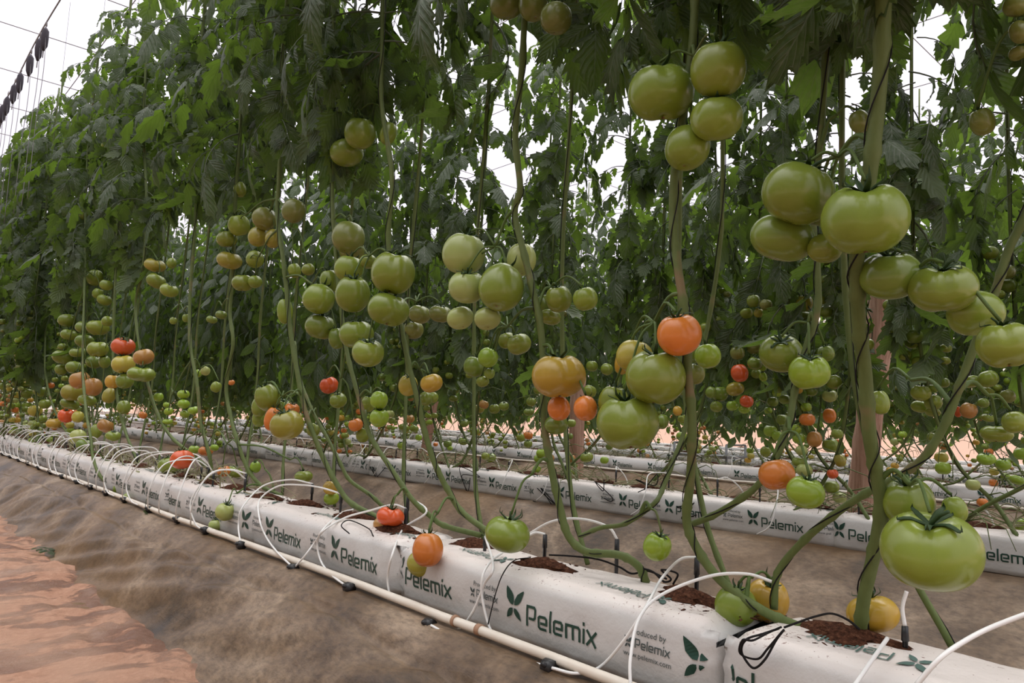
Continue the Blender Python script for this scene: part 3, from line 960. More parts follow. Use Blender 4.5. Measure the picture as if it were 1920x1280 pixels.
# clusters of the front row read off the photo: (description, anchor on the stem, lateral offset from the row line, [(x, y, w, h, colour, kind, extra depth, tilt)])
A0 = 1.25
CL = [
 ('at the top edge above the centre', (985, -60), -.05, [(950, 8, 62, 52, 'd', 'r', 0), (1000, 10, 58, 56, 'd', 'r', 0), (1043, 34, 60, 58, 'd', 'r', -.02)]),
 ('in the high truss of four, second stem from right', (1285, 110), -.10, [(1240, 173, 116, 100, 'g', 'h', 0), (1347, 130, 100, 102, 'g', 'l', 0, 'c'), (1343, 222, 94, 82, 'g', 'l', .01, 'c'), (1288, 277, 84, 82, 'g', 'r', -.02)]),
 ('in the heavy upper cluster of the nearest stem', (1640, 300), -.20, [(1495, 362, 130, 112, 'g', 'l', 0), (1622, 410, 146, 126, 'g', 'h', -.02, 'c'), (1466, 446, 114, 84, 'G', 'l', .03), (1547, 465, 62, 54, 'g', 'r', .05), (1540, 390, 70, 60, 'd', 'r', .07)]),
 ('in the chain sloping down to the right edge', (1660, 440), -.14, [(1668, 516, 108, 88, 'G', 'l', 0, 'c'), (1768, 540, 112, 86, 'g', 'h', 0, 'c'), (1828, 587, 96, 78, 'g', 'l', .03), (1884, 646, 92, 82, 'g', 'h', 0)]),
 ('in the large cluster right of centre', (1265, 560), -.09, [(1228, 706, 110, 98, 'g', 'h', 0), (1177, 791, 110, 96, 'g', 'h', 0), (1273, 627, 82, 78, 'o', 'r', -.01), (1150, 752, 56, 60, 'g', 'r', .06), (1190, 668, 66, 62, 'w', 'l', .06), (1172, 672, 34, 62, 'y', 'r', .09)]),
 ('in the big two-lobed fruit group near centre', (1022, 640), -.06, [(1047, 704, 98, 78, 'y', 'h', 0), (1048, 765, 42, 46, 'o', 'r', .03), (1098, 765, 46, 46, 'o', 'r', 0), (1043, 796, 44, 36, 'G', 'r', .07)]),
 ('in the tall cluster left of the centre', (722, 470), -.08, [(737, 511, 78, 76, 'g', 'h', 0), (662, 551, 64, 68, 'g', 'l', 0, 'c'), (728, 580, 76, 58, 'g', 'h', 0), (668, 626, 62, 52, 'g', 'l', .02), (690, 661, 60, 50, 'g', 'l', -.02, 'c'), (655, 504, 56, 50, 'g', 'r', .04), (690, 490, 34, 26, 'g', 'r', .06)]),
 ('beside the stem left of the tall cluster', (545, 520), -.04, [(598, 560, 60, 54, 'g', 'l', 0), (601, 612, 58, 46, 'G', 'r', .03), (618, 527, 36, 44, 'g', 'r', .02), (534, 583, 30, 48, 'g', 'r', .04), (632, 634, 34, 40, 'G', 'r', .06)]),
 ('half hidden by leaves above the tall cluster', (640, 400), .0, [(653, 445, 60, 60, 'd', 'r', 0), (660, 470, 46, 44, 'd', 'l', .04)]),
 ('in the pale cluster at the centre', (935, 400), -.07, [(870, 476, 78, 78, 'p', 'l', 0), (940, 538, 80, 92, 'g', 'l', 0), (876, 538, 70, 60, 'p', 'r', -.02, 'c'), (863, 596, 50, 40, 'p', 'r', 0), (914, 597, 50, 40, 'p', 'r', 0), (978, 486, 52, 62, 'p', 'l', .09)]),
 ('in the green pair right of the central stem', (1075, 545), .03, [(1047, 560, 50, 50, 'g', 'l', 0), (1098, 560, 47, 44, 'g', 'l', 0), (1022, 575, 44, 48, 'G', 'r', .05), (1032, 594, 42, 30, 'g', 'r', .03)]),
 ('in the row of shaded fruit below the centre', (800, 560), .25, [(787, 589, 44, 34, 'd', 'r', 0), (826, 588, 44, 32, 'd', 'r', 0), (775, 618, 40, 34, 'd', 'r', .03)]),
 ('in the small group under the pale central cluster', (1000, 600), .15, [(973, 645, 46, 38, 'g', 'l', 0), (951, 638, 34, 30, 'g', 'r', .05), (915, 670, 37, 37, 'b', 'l', 0), (889, 687, 40, 38, 'G', 'r', .02), (918, 700, 20, 20, 'g', 'r', .02), (905, 715, 24, 20, 'g', 'r', .02)]),
 ('in the small ripening group left of centre', (770, 690), .02, [(809, 718, 41, 34, 'y', 'l', 0), (765, 722, 36, 40, 'w', 'r', .05), (798, 747, 26, 26, 'G', 'r', .04), (812, 745, 20, 20, 'g', 'r', .05)]),
 ('in the stacked pair below the tall cluster', (690, 720), .04, [(711, 750, 34, 34, 'b', 'r', 0), (711, 783, 36, 34, 'b', 'r', 0), (690, 757, 28, 30, 'g', 'r', .05)]),
 ('in the low cluster left of centre', (556, 740), -.04, [(538, 796, 64, 54, 'v', 'r', -.03), (512, 785, 32, 46, 'o', 'r', .03), (502, 745, 46, 52, 'g', 'l', .03), (486, 762, 28, 40, 'g', 'r', .06), (529, 766, 40, 36, 'g', 'r', .05), (547, 768, 30, 26, 'o', 'r', .07), (485, 785, 24, 30, 'g', 'r', .08)]),
 ('in the small group behind the leaning stems', (632, 690), .12, [(617, 722, 33, 31, 'r', 'l', 0), (634, 750, 32, 28, 'g', 'l', 0), (667, 796, 28, 24, 'o', 'r', 0), (681, 815, 26, 28, 'g', 'r', .03), (588, 806, 24, 26, 'g', 'r', .05)]),
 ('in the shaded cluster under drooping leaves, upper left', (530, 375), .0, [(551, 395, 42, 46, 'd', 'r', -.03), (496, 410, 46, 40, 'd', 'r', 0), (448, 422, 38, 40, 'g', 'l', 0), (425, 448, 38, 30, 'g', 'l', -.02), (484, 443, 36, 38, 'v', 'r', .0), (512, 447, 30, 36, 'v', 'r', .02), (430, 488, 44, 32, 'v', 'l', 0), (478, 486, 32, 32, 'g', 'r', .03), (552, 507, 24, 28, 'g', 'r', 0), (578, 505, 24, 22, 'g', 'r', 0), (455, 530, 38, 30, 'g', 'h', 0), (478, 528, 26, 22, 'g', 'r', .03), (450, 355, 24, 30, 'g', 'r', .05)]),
 ('in the group left of the shaded cluster', (262, 470), .05, [(290, 497, 38, 24, 'v', 'r', 0), (293, 527, 34, 26, 'g', 'l', 0), (317, 544, 32, 24, 'g', 'l', 0), (322, 493, 18, 20, 'g', 'r', .05), (178, 520, 28, 30, 'g', 'l', 0), (200, 534, 24, 20, 'g', 'r', 0), (184, 550, 20, 20, 'g', 'r', 0), (196, 562, 26, 20, 'g', 'r', .03)]),
 ('among the upper leaves left of centre', (640, 200), .0, [(675, 250, 58, 58, 'g', 'r', 0), (650, 286, 64, 50, 'g', 'r', .02), (728, 250, 30, 44, 'g', 'r', .04)]),
 ('high in the foliage on the left', (220, 120), .0, [(212, 170, 22, 20, 'g', 'r', 0), (196, 272, 12, 16, 'g', 'r', 0), (628, 102, 22, 26, 'g', 'r', 0), (158, 402, 18, 20, 'g', 'r', 0), (238, 280, 18, 18, 'w', 'r', .05)]),
 # low fruit
 ('with star-shaped sepals hanging lowest before the bags near centre', (985, 870), -.10, [(951, 1001, 85, 65, 'g', 'l', 0)]),
 ('in the pair hanging before the bag seam', (830, 905), -.12, [(802, 1030, 60, 62, 'o', 'r', 0), (795, 1056, 64, 48, 'v', 'r', .04)]),
 ('resting on the crumpled bag', (700, 960), -.0, [(732, 968, 50, 34, 'r', 'h', 0), (722, 985, 44, 30, 'n', 'r', .02)]),
 ('beside twine bundle, on the bag right of centre', (1205, 1000), .02, [(1232, 1024, 52, 52, 'b', 'l', 0)]),
 ('in the pair before the second row bags', (1500, 790), -.02, [(1456, 889, 66, 56, 'o', 'r', 0), (1510, 922, 68, 58, 'b', 'r', -.02)]),
 ('in the pair on the nearest bag seam', (1420, 1085), .03, [(1380, 1135, 76, 74, 'g', 'r', 0), (1439, 1125, 78, 80, 'y', 'r', .03)]),
 ('behind the foot of the nearest stem', (1640, 1120), .09, [(1636, 1150, 92, 66, 'y', 'r', 0)]),
 ('in the biggest low group at the right', (1690, 900), -.10, [(1745, 1032, 166, 138, 'g', 'h', 0, 'c'), (1703, 941, 88, 90, 'g', 'l', .09), (1790, 955, 44, 50, 'g', 'r', .10)]),
 ('in the pair left of the nearest stem', (1515, 590), .12, [(1465, 662, 76, 66, 'g', 'l', 0, 'C'), (1517, 697, 72, 62, 'b', 'h', -.03, 'c'), (1549, 662, 30, 30, 'G', 'r', .06)]),
 ('beside the second stem from the right', (1310, 600), .06, [(1327, 667, 46, 46, 'b', 'l', 0), (1304, 662, 36, 36, 'G', 'r', .05), (1305, 700, 34, 40, 'd', 'r', .08)]),
 ('hanging just right of the nearest stem', (1650, 700), .25, [(1650, 754, 32, 46, 'g', 'l', 0)]),
 ('partly cut by the right edge', (1930, 740), .2, [(1902, 791, 44, 40, 'g', 'r', 0), (1868, 813, 52, 30, 'g', 'h', .03)]),
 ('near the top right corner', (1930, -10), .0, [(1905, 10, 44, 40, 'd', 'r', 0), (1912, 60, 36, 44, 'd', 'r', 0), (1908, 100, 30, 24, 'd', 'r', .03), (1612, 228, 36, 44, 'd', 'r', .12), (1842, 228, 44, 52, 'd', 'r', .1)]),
 # far left big clusters
 ('in the tall many-fruited cluster at left', (165, 560), .0, [(126, 600, 30, 24, 'g', 'l', 0), (159, 613, 32, 23, 'G', 'l', 0), (129, 627, 28, 21, 'g', 'l', 0), (159, 639, 32, 23, 'G', 'l', 0), (118, 650, 18, 14, 'g', 'r', .03), (146, 660, 28, 18, 'g', 'r', .02), (117, 669, 34, 25, 'g', 'h', 0), (183, 654, 36, 28, 'g', 'h', 0), (183, 614, 38, 27, 'g', 'h', .03), (201, 602, 20, 19, 'g', 'r', .0), (115, 692, 22, 20, 'g', 'r', .02), (140, 689, 30, 23, 'G', 'l', 0), (150, 712, 35, 32, 'n', 'r', -.03), (174, 725, 33, 34, 'n', 'r', .03), (135, 735, 38, 32, 'v', 'r', 0), (131, 757, 33, 20, 'g', 'r', 0), (164, 750, 34, 21, 'g', 'r', .03), (176, 678, 28, 24, 'G', 'r', .05), (196, 678, 20, 24, 'G', 'r', .05)]),
 ('in the ripening cluster around the red fruit at left', (225, 600), .0, [(231, 649, 40, 32, 'r', 'l', 0, 'c'), (269, 669, 36, 30, 'n', 'l', 0), (231, 682, 39, 32, 'w', 'h', 0), (211, 715, 26, 26, 'y', 'r', 0), (234, 714, 30, 28, 'g', 'l', .02), (265, 701, 47, 27, 'g', 'h', -.02), (205, 741, 24, 30, 'v', 'r', .02), (232, 763, 24, 26, 'g', 'r', .04)]),
 ('in the low mixed cluster at the left', (165, 740), .02, [(124, 779, 28, 25, 'r', 'l', 0, 'c'), (103, 793, 30, 20, 'y', 'r', 0), (146, 781, 20, 22, 'w', 'r', .02), (198, 798, 30, 24, 'n', 'l', 0), (212, 817, 26, 18, 'g', 'r', 0), (146, 819, 30, 28, 'p', 'r', 0), (180, 808, 24, 28, 'g', 'r', .03), (160, 835, 32, 24, 'G', 'r', .02)]),
 ('in the small-fruited group near the left edge', (60, 700), .05, [(66, 770, 25, 21, 'w', 'r', 0), (84, 757, 20, 18, 'g', 'r', 0), (76, 733, 24, 20, 'g', 'r', 0), (50, 737, 20, 20, 'g', 'r', 0), (64, 794, 21, 15, 'p', 'r', 0), (65, 807, 24, 17, 'p', 'r', 0), (78, 786, 20, 16, 'g', 'r', .02), (37, 761, 18, 18, 'g', 'r', 0), (21, 762, 15, 13, 'o', 'r', 0), (31, 740, 13, 15, 'w', 'r', 0), (55, 661, 26, 16, 'g', 'l', 0), (51, 679, 22, 20, 'v', 'r', 0), (64, 675, 13, 18, 'g', 'r', .02), (17, 652, 18, 16, 'd', 'r', 0), (7, 697, 16, 14, 'g', 'r', 0), (5, 724, 14, 14, 'g', 'r', 0), (72, 590, 26, 14, 'w', 'r', 0)]),
 ('low above the front bags on the left', (320, 820), -.02, [(341, 861, 41, 34, 'r', 'l', 0), (318, 872, 42, 30, 'g', 'l', .04), (200, 890, 23, 20, 'r', 'r', 0), (216, 893, 18, 18, 'g', 'r', .03), (227, 916, 29, 26, 'g', 'r', -.04), (244, 936, 30, 24, 'g', 'r', -.06), (52, 889, 21, 15, 'g', 'r', -.1), (42, 842, 18, 13, 'g', 'r', -.02), (72, 838, 18, 15, 'g', 'r', -.02)]),
 ('dangling before the front bags on the left', (420, 900), -.12, [(422, 959, 36, 32, 'p', 'l', 0), (405, 984, 27, 22, 'p', 'r', .02)]),
 ('low between the two rows of bags on the left', (440, 830), .10, [(420, 883, 25, 20, 'o', 'r', 0), (479, 875, 20, 22, 'b', 'r', 0), (364, 842, 20, 15, 'b', 'r', 0), (386, 845, 26, 18, 'o', 'r', 0), (402, 839, 16, 12, 'b', 'r', 0), (440, 884, 30, 20, 'g', 'r', .04), (569, 893, 34, 22, 'g', 'l', 0), (620, 914, 30, 26, 'y', 'r', 0), (621, 934, 28, 24, 'b', 'r', .0)]),
 ('in the bright small bunch between left stems', (350, 690), .10, [(344, 739, 22, 17, 'b', 'l', 0), (344, 757, 22, 17, 'b', 'l', 0), (316, 771, 16, 14, 'b', 'r', 0), (347, 776, 18, 14, 'b', 'r', .02), (363, 769, 20, 15, 'b', 'r', 0), (297, 744, 18, 17, 'b', 'r', 0), (312, 759, 12, 10, 'b', 'r', 0), (314, 790, 18, 11, 'b', 'r', 0), (385, 695, 18, 17, 'p', 'r', 0), (370, 700, 16, 15, 'b', 'r', 0), (405, 725, 20, 21, 'g', 'r', 0), (325, 601, 14, 14, 'g', 'r', 0), (268, 778, 16, 13, 'o', 'r', 0), (434, 717, 12, 10, 'o', 'r', 0), (397, 599, 20, 14, 'G', 'r', 0), (415, 590, 22, 16, 'G', 'r', 0), (349, 596, 14, 16, 'g', 'r', 0)]),
]
KN = {'r': 'round', 'l': 'lobed', 'h': 'heart'}
# second row fruit: (x, y, w, h, colour)
CLB = [
 ('in the second row, around the red fruit', (1400, 640), [(1387, 699, 32, 34, 'r'), (1378, 729, 32, 24, 'v'), (1350, 738, 29, 28, 'G'), (1383, 661, 28, 26, 'd'), (1415, 651, 29, 24, 'd'), (1415, 681, 27, 24, 'G'), (1400, 752, 25, 23, 'r'), (1373, 760, 22, 19, 'b'), (1396, 766, 23, 17, 'b'), (1343, 762, 22, 20, 'g'), (1431, 686, 14, 20, 'b'), (1431, 706, 14, 18, 'b'), (1418, 700, 20, 18, 'g'), (1333, 735, 20, 22, 'G')]),
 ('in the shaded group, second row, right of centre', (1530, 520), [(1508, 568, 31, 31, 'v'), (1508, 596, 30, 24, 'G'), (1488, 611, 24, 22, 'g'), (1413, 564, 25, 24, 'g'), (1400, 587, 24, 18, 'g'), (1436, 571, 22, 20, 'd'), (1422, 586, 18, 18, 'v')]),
 ('in the second row, just left of the wooden post', (1560, 640), [(1564, 716, 29, 26, 'g'), (1556, 742, 27, 22, 'p'), (1555, 779, 24, 28, 'o'), (1527, 823, 28, 30, 'n'), (1557, 834, 29, 26, 'g'), (1540, 666, 26, 28, 'G'), (1520, 732, 24, 20, 'G')]),
 ('in the second row, right of the wooden post', (1735, 660), [(1727, 736, 34, 30, 'g'), (1750, 754, 32, 28, 'g'), (1724, 762, 30, 22, 'g'), (1749, 772, 26, 16, 'g'), (1773, 652, 22, 16, 'g'), (1772, 676, 20, 14, 'g'), (1752, 710, 24, 20, 'G'), (1770, 717, 20, 18, 'G'), (1750, 728, 20, 14, 'G')]),
 ('in the second row, near the right edge', (1870, 640), [(1816, 769, 28, 30, 'n'), (1797, 771, 14, 22, 'r'), (1820, 715, 34, 22, 'g'), (1853, 710, 34, 30, 'g'), (1852, 733, 22, 14, 'g'), (1844, 755, 20, 18, 'G'), (1853, 783, 24, 14, 'g'), (1890, 742, 26, 26, 'd'), (1849, 860, 30, 22, 'b'), (1881, 870, 26, 22, 'b'), (1908, 900, 26, 18, 'b')]),
 ('in the second row, below the large green cluster', (1250, 700), [(1242, 790, 24, 28, 'G'), (1230, 795, 22, 22, 'g'), (1188, 680, 24, 20, 'G'), (1138, 692, 24, 22, 'g'), (1110, 686, 22, 20, 'g'), (1106, 733, 24, 22, 'g'), (1270, 770, 18, 18, 'y'), (1280, 785, 18, 16, 'g')]),
 ('in the second row, behind the central stems', (900, 700), [(907, 758, 18, 16, 'n'), (898, 766, 20, 15, 'v'), (927, 766, 20, 18, 'g'), (945, 761, 20, 16, 'g'), (853, 729, 18, 17, 'G'), (850, 747, 18, 12, 'G'), (870, 793, 18, 14, 'g'), (890, 808, 18, 15, 'g'), (868, 827, 17, 14, 'g'), (990, 816, 18, 15, 'o'), (976, 820, 16, 16, 'g'), (990, 832, 16, 14, 'g'), (996, 753, 18, 17, 'g'), (992, 772, 20, 14, 'G'), (758, 802, 22, 14, 'g'), (776, 803, 18, 14, 'g'), (768, 785, 18, 16, 'n'), (740, 727, 16, 16, 'G'), (1100, 857, 24, 18, 'g'), (920, 858, 22, 16, 'g'), (910, 855, 16, 14, 'g'), (716, 707, 16, 14, 'G'), (785, 820, 12, 12, 'b'), (752, 835, 14, 14, 'b')]),
 ('before the far bags, second row', (1500, 820), [(1561, 888, 20, 18, 'r'), (1458, 867, 20, 16, 'y'), (1435, 846, 18, 20, 'g'), (1575, 863, 22, 24, 'v')]),
]
tom_list = []
def wordpos(items, i):
    """a position word that is unique inside its cluster"""
    n = len(items)
    if n == 1: return ''
    xs = [t['px'] for t in items]; ys = [t['py'] for t in items]
    same = [k for k in range(n) if items[k]['col'] == items[i]['col']]
    if len(same) == 1: return ''
    sx = sorted(same, key=lambda k: xs[k]); sy = sorted(same, key=lambda k: ys[k])
    if sy[0] == i: return 'topmost '
    if sy[-1] == i: return 'lowest '
    if sx[0] == i: return 'leftmost '
    if sx[-1] == i: return 'rightmost '
    return '%s highest ' % ORD[sy.index(i)]
for desc, anc, dy, lst in CL:
    its = []
    for k, t in enumerate(lst):
        x, y, w_, h_, c, kd, dd = t[:7]
        flag = t[7] if len(t) > 7 else ''
        its.append(dict(px=x, py=y, w=w_, h=h_, col=c, kind=KN[kd], Y=A0+dy+dd, flag=flag, row=0))
    for i, t in enumerate(its):
        t['label'] = '%s%s tomato %s' % (wordpos(its, i), COLS[t['col']][2], desc)
        t['anc'] = (anc, A0+dy*.3); t['cl'] = desc
    tom_list += its
for desc, anc, lst in CLB:
    its = [dict(px=x, py=y, w=w_, h=h_, col=c, kind='lobed' if (x+y) % 2 else 'round', Y=3.30+.03*((k*7) % 5-2), flag='', row=1) for k, (x, y, w_, h_, c) in enumerate(lst)]
    for i, t in enumerate(its):
        t['label'] = '%s%s tomato %s' % (wordpos(its, i), COLS[t['col']][2], desc)
        t['anc'] = (anc, 3.3); t['cl'] = desc
    tom_list += its
for t in tom_list:
    P = ony(t['px'], t['py'], t['Y']); t['P'] = P
    t['d'] = depth(P)
    t['a'] = t['w']/2/FPX*t['d']; t['b'] = t['h']/2/FPX*t['d']
# push overlapping fruit apart along their lines of sight
for it in range(12):
    moved = False
    for i in range(len(tom_list)):
        A = tom_list[i]
        for j in range(i+1, len(tom_list)):
            B = tom_list[j]
            if A['row'] != B['row'] or abs(A['P'][0]-B['P'][0]) > .2: continue
            rr = .93*((A['a']+A['b'])/2+(B['a']+B['b'])/2)
            if np.linalg.norm(A['P']-B['P']) < rr:
                v = (B['P']-ORG)
                nd = np.linalg.norm(v); k = 1+.010/nd
                B['P'] = ORG+v*k; B['a'] *= k; B['b'] *= k; moved = True
    if not moved: break
rsT = np.random.RandomState(77)
rT = random.Random(77)
for t in tom_list:
    tl = None
    vd = math.atan2(-t['P'][0], -t['P'][1])   # direction to the camera
    if t['flag'] == 'c' or t['flag'] == 'C':
        k = .38 if t['flag'] == 'c' else .85
        ax = Vector((-t['P'][0], -t['P'][1], 0)).normalized()
        q = Vector((0, 0, 1)).rotation_difference((Vector((0, 0, 1))+ax*k).normalized())
        tl = (q @ Vector((0, 0, 1)),)
        e = (q.to_matrix() @ Matrix.Rotation(rT.uniform(0, 6.28), 3, 'Z')).to_euler()
        if t['kind'] == 'heart':
            e = (q.to_matrix() @ Matrix.Rotation(math.atan2(ax.y, ax.x)+.3, 3, 'Z')).to_euler()
        tl = e
    elif t['kind'] == 'heart':
        ax = Vector((-t['P'][0], -t['P'][1], 0)).normalized()
        tl = (rT.uniform(-.15, .15), rT.uniform(-.15, .15), math.atan2(ax.y, ax.x)+rT.uniform(-.5, .5))
    a = t['a']*(1.03 if t['kind'] != 'round' else 1.0)
    o = make_tomato(tuple(t['P']), a, t['b']*1.02, t['col'], t['kind'], rT, tl)
    tag(o, t['label'], 'tomato', 'tomatoes of the front row' if t['row'] == 0 else 'tomatoes of the second row')
    t['o'] = o

# discs that no leaf of the front row may cover
EXC = np.array([(t['px'], t['py'], t['w']*.5+2, t['h']*.5+2, depth(t['P'])) for t in tom_list if t['row'] == 0 and t['w'] > 22])

# ------------------------------------------------------------------ plants
def add_leaf(mb, proto, P, az, pitch, roll, sc, check=None):
    V, F, U = proto
    Rm = rotz(az) @ roty(pitch) @ rotx(roll)
    W = (V*sc) @ Rm.T+P
    if check is not None and not check(W): return False
    mb.add(W, F, U)
    return True
YL = [(-400, 700), (0, 650), (100, 640), (200, 560), (300, 500), (420, 450), (560, 400), (700, 400), (760, 300), (900, 290), (1000, 200), (1200, 250), (1300, 180), (1480, 230), (1600, 250), (1720, 260), (1920, 330), (2600, 380)]
def okA(W):
    x, y, d = projn(W)
    if d.min() < .50: return False
    vis = (x > -60) & (x < 1980) & (y > -60) & (y < 1340)
    if not vis.any(): return True
    x, y, d = x[vis], y[vis], d[vis]
    yl = np.interp(x, [a for a, b in YL], [b for a, b in YL])
    if (y > yl+40*np.sin(x*.03)).any(): return False
    for ex, ey, ew, eh, ed in EXC:
        m = ((x-ex)/ew)**2+((y-ey)/eh)**2 < 1
        if m.any() and (d[m] < ed).mean() > .1 and m.sum() > 2: return False
    return True

def stem_radii(n, r0, r1, seed):
    rs = np.random.RandomState(seed)
    r = np.linspace(r0, r1, n)
    k = 3+seed % 4
    while k < n-1:
        r[k] *= 1.22
        k += rs.randint(5, 10)
    return r
def make_plant(name_label, group, stem_pts, r0, r1, leafy=None, seed=0, hi=True, unique=True, twine=True, shared=None, base=None):
    b = np.array(stem_pts[0], float)
    root = empty('tomato_plant', tuple(b))
    sp = np.array(smooth_path(stem_pts, 6 if hi else 3))
    mb = MB()
    tube(mb, sp-b, stem_radii(len(sp), r0, r1, seed), 9 if hi else 5)
    mb.build('stem', STEM, root)
    if twine:
        mb = MB()
        n = len(sp); Q = []
        for i in range(n):
            a = i*.45+seed
            rr = (r0+(r1-r0)*i/n)*1.12+.001
            Q.append(sp[i]-b+np.array([math.cos(a), math.sin(a), 0])*rr)
        Q.append(Q[-1]+np.array([0, 0, .8]))
        tube(mb, Q, .0012 if hi else .0018, 4, False)
        mb.build('twine', TWINE, root)
    tag(root, name_label, 'tomato plant', group)
    return root, sp, b
def grow_foliage(sp, b, z0, seed, n_per_m=13, protos=LEAF_HI, check=okA, ztop=3.4, tries=5, size=1.0):
    rs = np.random.RandomState(seed)
    mb = MB(); az = rs.rand()*6.28
    zz = sp[:, 2]
    z = z0
    while z < ztop:
        i = int(np.argmin(np.abs(zz-z))); P = sp[i].copy(); P[2] = z if z > zz[-1] else P[2]
        k = (z-z0)/(ztop-z0)
        for q in range(tries):
            az += 2.4+rs.uniform(-.5, .5)
            hang = np.clip(1-k*1.6+rs.uniform(-.3, .3), 0, 1)
            pr = protos[min(len(protos)-1, int(hang*len(protos)))]
            sc = size*rs.uniform(.75, 1.15)*(1 if k < .8 else 1-.5*(k-.8)/.2)
            if add_leaf(mb, pr, P-b, az, rs.uniform(-.2, .3), rs.uniform(-.4, .4), sc, (lambda W: check(W+b)) if check else None): break
        z += 1.0/n_per_m*rs.uniform(.7, 1.3)
    return mb

# hand placed stems of the front row: pixels of the stem from its foot upward, Y of foot and top
ST = [
 ('nearest and thickest tomato stem rising from the bag at the right', [(1612, 1190), (1620, 1120), (1640, 1030), (1652, 950), (1642, 880), (1630, 810), (1622, 700), (1612, 620), (1607, 540), (1608, 470), (1630, 330), (1645, 200), (1655, 60), (1658, -80)], [1.30, 1.22, 1.15, 1.05, 1.02], .0105, .0105, .95),
 ('second stem from the right, forked low above the bag seam', [(1500, 1176), (1440, 1150), (1380, 1112), (1335, 1070), (1300, 1015), (1287, 970), (1294, 900), (1298, 800), (1290, 700), (1284, 590), (1272, 510), (1262, 410), (1266, 310), (1285, 190), (1300, 60), (1305, -80)], [1.29, 1.24, 1.2, 1.2, 1.2], .0088, .0082, .95),
 ('side stem of the fork climbing right behind the orange and green pair', [(1290, 985), (1345, 962), (1415, 915), (1455, 860), (1480, 790), (1490, 735), (1512, 650), (1533, 580), (1532, 490), (1525, 400), (1540, 250), (1550, 60), (1555, -60)], [1.26, 1.30, 1.36, 1.4, 1.4], .0062, .0066, 1.0),
 ('stem slanting up right from the bag seam to the right edge', [(1452, 1142), (1458, 1075), (1500, 1020), (1560, 968), (1622, 925), (1690, 890), (1738, 850), (1776, 785), (1804, 710), (1832, 635), (1868, 540), (1892, 465), (1925, 395), (1960, 250), (1980, 50)], [1.31, 1.32, 1.34, 1.36, 1.38], .0066, .0070, 1.0),
 ('stem at the right of the centre with a swollen knee low down', [(1212, 1092), (1196, 1060), (1160, 1040), (1100, 1034), (1066, 1005), (1050, 950), (1034, 880), (1020, 790), (1020, 700), (1012, 600), (998, 540), (984, 480), (965, 400), (975, 350), (966, 250), (978, 130), (985, 0), (990, -80)], [1.33, 1.26, 1.24, 1.22, 1.2], .0090, .0078, 1.05),
 ('thin stem branching to the right above the low green tomato', [(1087, 1005), (1126, 989), (1173, 981), (1225, 945), (1243, 915), (1264, 859), (1285, 800), (1300, 720), (1325, 620), (1350, 460), (1355, 300), (1352, 100), (1350, -60)], [1.25, 1.32, 1.45, 1.5, 1.5], .0050, .0052, 1.2),
 ('stem leaning left of the centre, ending by the low green tomato', [(930, 1000), (906, 990), (864, 957), (838, 915), (825, 890), (811, 858), (794, 800), (784, 752), (768, 690), (752, 612), (735, 540), (728, 440), (735, 330), (716, 200), (716, 100), (720, -60)], [1.34, 1.3, 1.26, 1.25, 1.25], .0085, .0072, 1.2),
 ('next stem to the left, running down to the small red tomato', [(900, 1003), (833, 985), (807, 967), (773, 936), (734, 879), (698, 824), (684, 785), (667, 725), (650, 658), (640, 585), (630, 480), (622, 330), (625, 100), (628, -60)], [1.38, 1.3, 1.27, 1.26, 1.26], .0080, .0070, 1.25),
 ('stem curving down left of the small red tomato', [(755, 1000), (703, 967), (656, 941), (630, 905), (605, 856), (588, 815), (571, 766), (556, 690), (544, 618), (537, 540), (530, 480), (520, 400), (525, 300), (530, 100)], [1.36, 1.3, 1.25, 1.22, 1.22], .0095, .0080, 1.2),
 ('slender stem beside it, crossing between the small tomatoes', [(719, 947), (695, 928), (656, 900), (638, 868), (617, 827), (584, 766), (560, 700), (552, 640)], [1.42, 1.38, 1.36, 1.34, 1.34], .0070, .0060, None),
 ('stem rising in a gentle S at the left third', [(528, 929), (491, 911), (465, 880), (447, 833), (432, 779), (424, 722), (437, 645), (431, 585), (437, 510), (440, 400), (450, 250), (455, 100)], [1.38, 1.3, 1.28, 1.28, 1.28], .0085, .0080, 1.25),
 ('stem just left of the gentle S stem', [(410, 915), (401, 902), (392, 850), (377, 793), (370, 722), (357, 648), (356, 564), (363, 463), (370, 350), (375, 200), (380, 60)], [1.36, 1.3, 1.28, 1.3, 1.3], .0085, .0080, 1.25),
 ('dark stem leaning below the olive tomato group', [(400, 880), (353, 846), (322, 820), (299, 783), (279, 725), (259, 632), (255, 564), (269, 497), (275, 380), (270, 250), (275, 100)], [1.4, 1.33, 1.28, 1.28, 1.28], .0085, .0080, 1.25),
 ('stem leaning under the reddest tomato on the left', [(300, 905), (270, 880), (247, 840), (228, 786), (218, 732), (212, 660), (215, 560), (220, 430), (225, 300), (230, 150)], [1.36, 1.3, 1.27, 1.27, 1.27], .0085, .0080, 1.25),
 ('stem arching down in front of the bags at the left', [(262, 925), (225, 915), (190, 895), (175, 860), (170, 820), (161, 766), (155, 680), (158, 560), (160, 420), (165, 280)], [1.30, 1.12, 1.12, 1.2, 1.25], .0085, .0080, 1.25),
 ('thin far stem leaning near the left edge', [(160, 850), (134, 823), (107, 779), (91, 732), (84, 679), (86, 600), (92, 480), (95, 350)], [1.36, 1.3, 1.27, 1.27, 1.27], .0080, .0075, 1.2),
]
_sx = []
for k in (0, 1, 4, 6):   # the near stems stay in front of the leaves
    pts = np.array(smooth_path([(x, y, 0) for x, y in ST[k][1]], 8))
    for x, y, _ in pts:
        if y < 480: _sx.append((x, y, 13 if k else 20, 16, depth(ony(x, y, ST[k][2][-1]))-.03))
EXC = np.concatenate([EXC, np.array(_sx)])
stems_for_truss = []
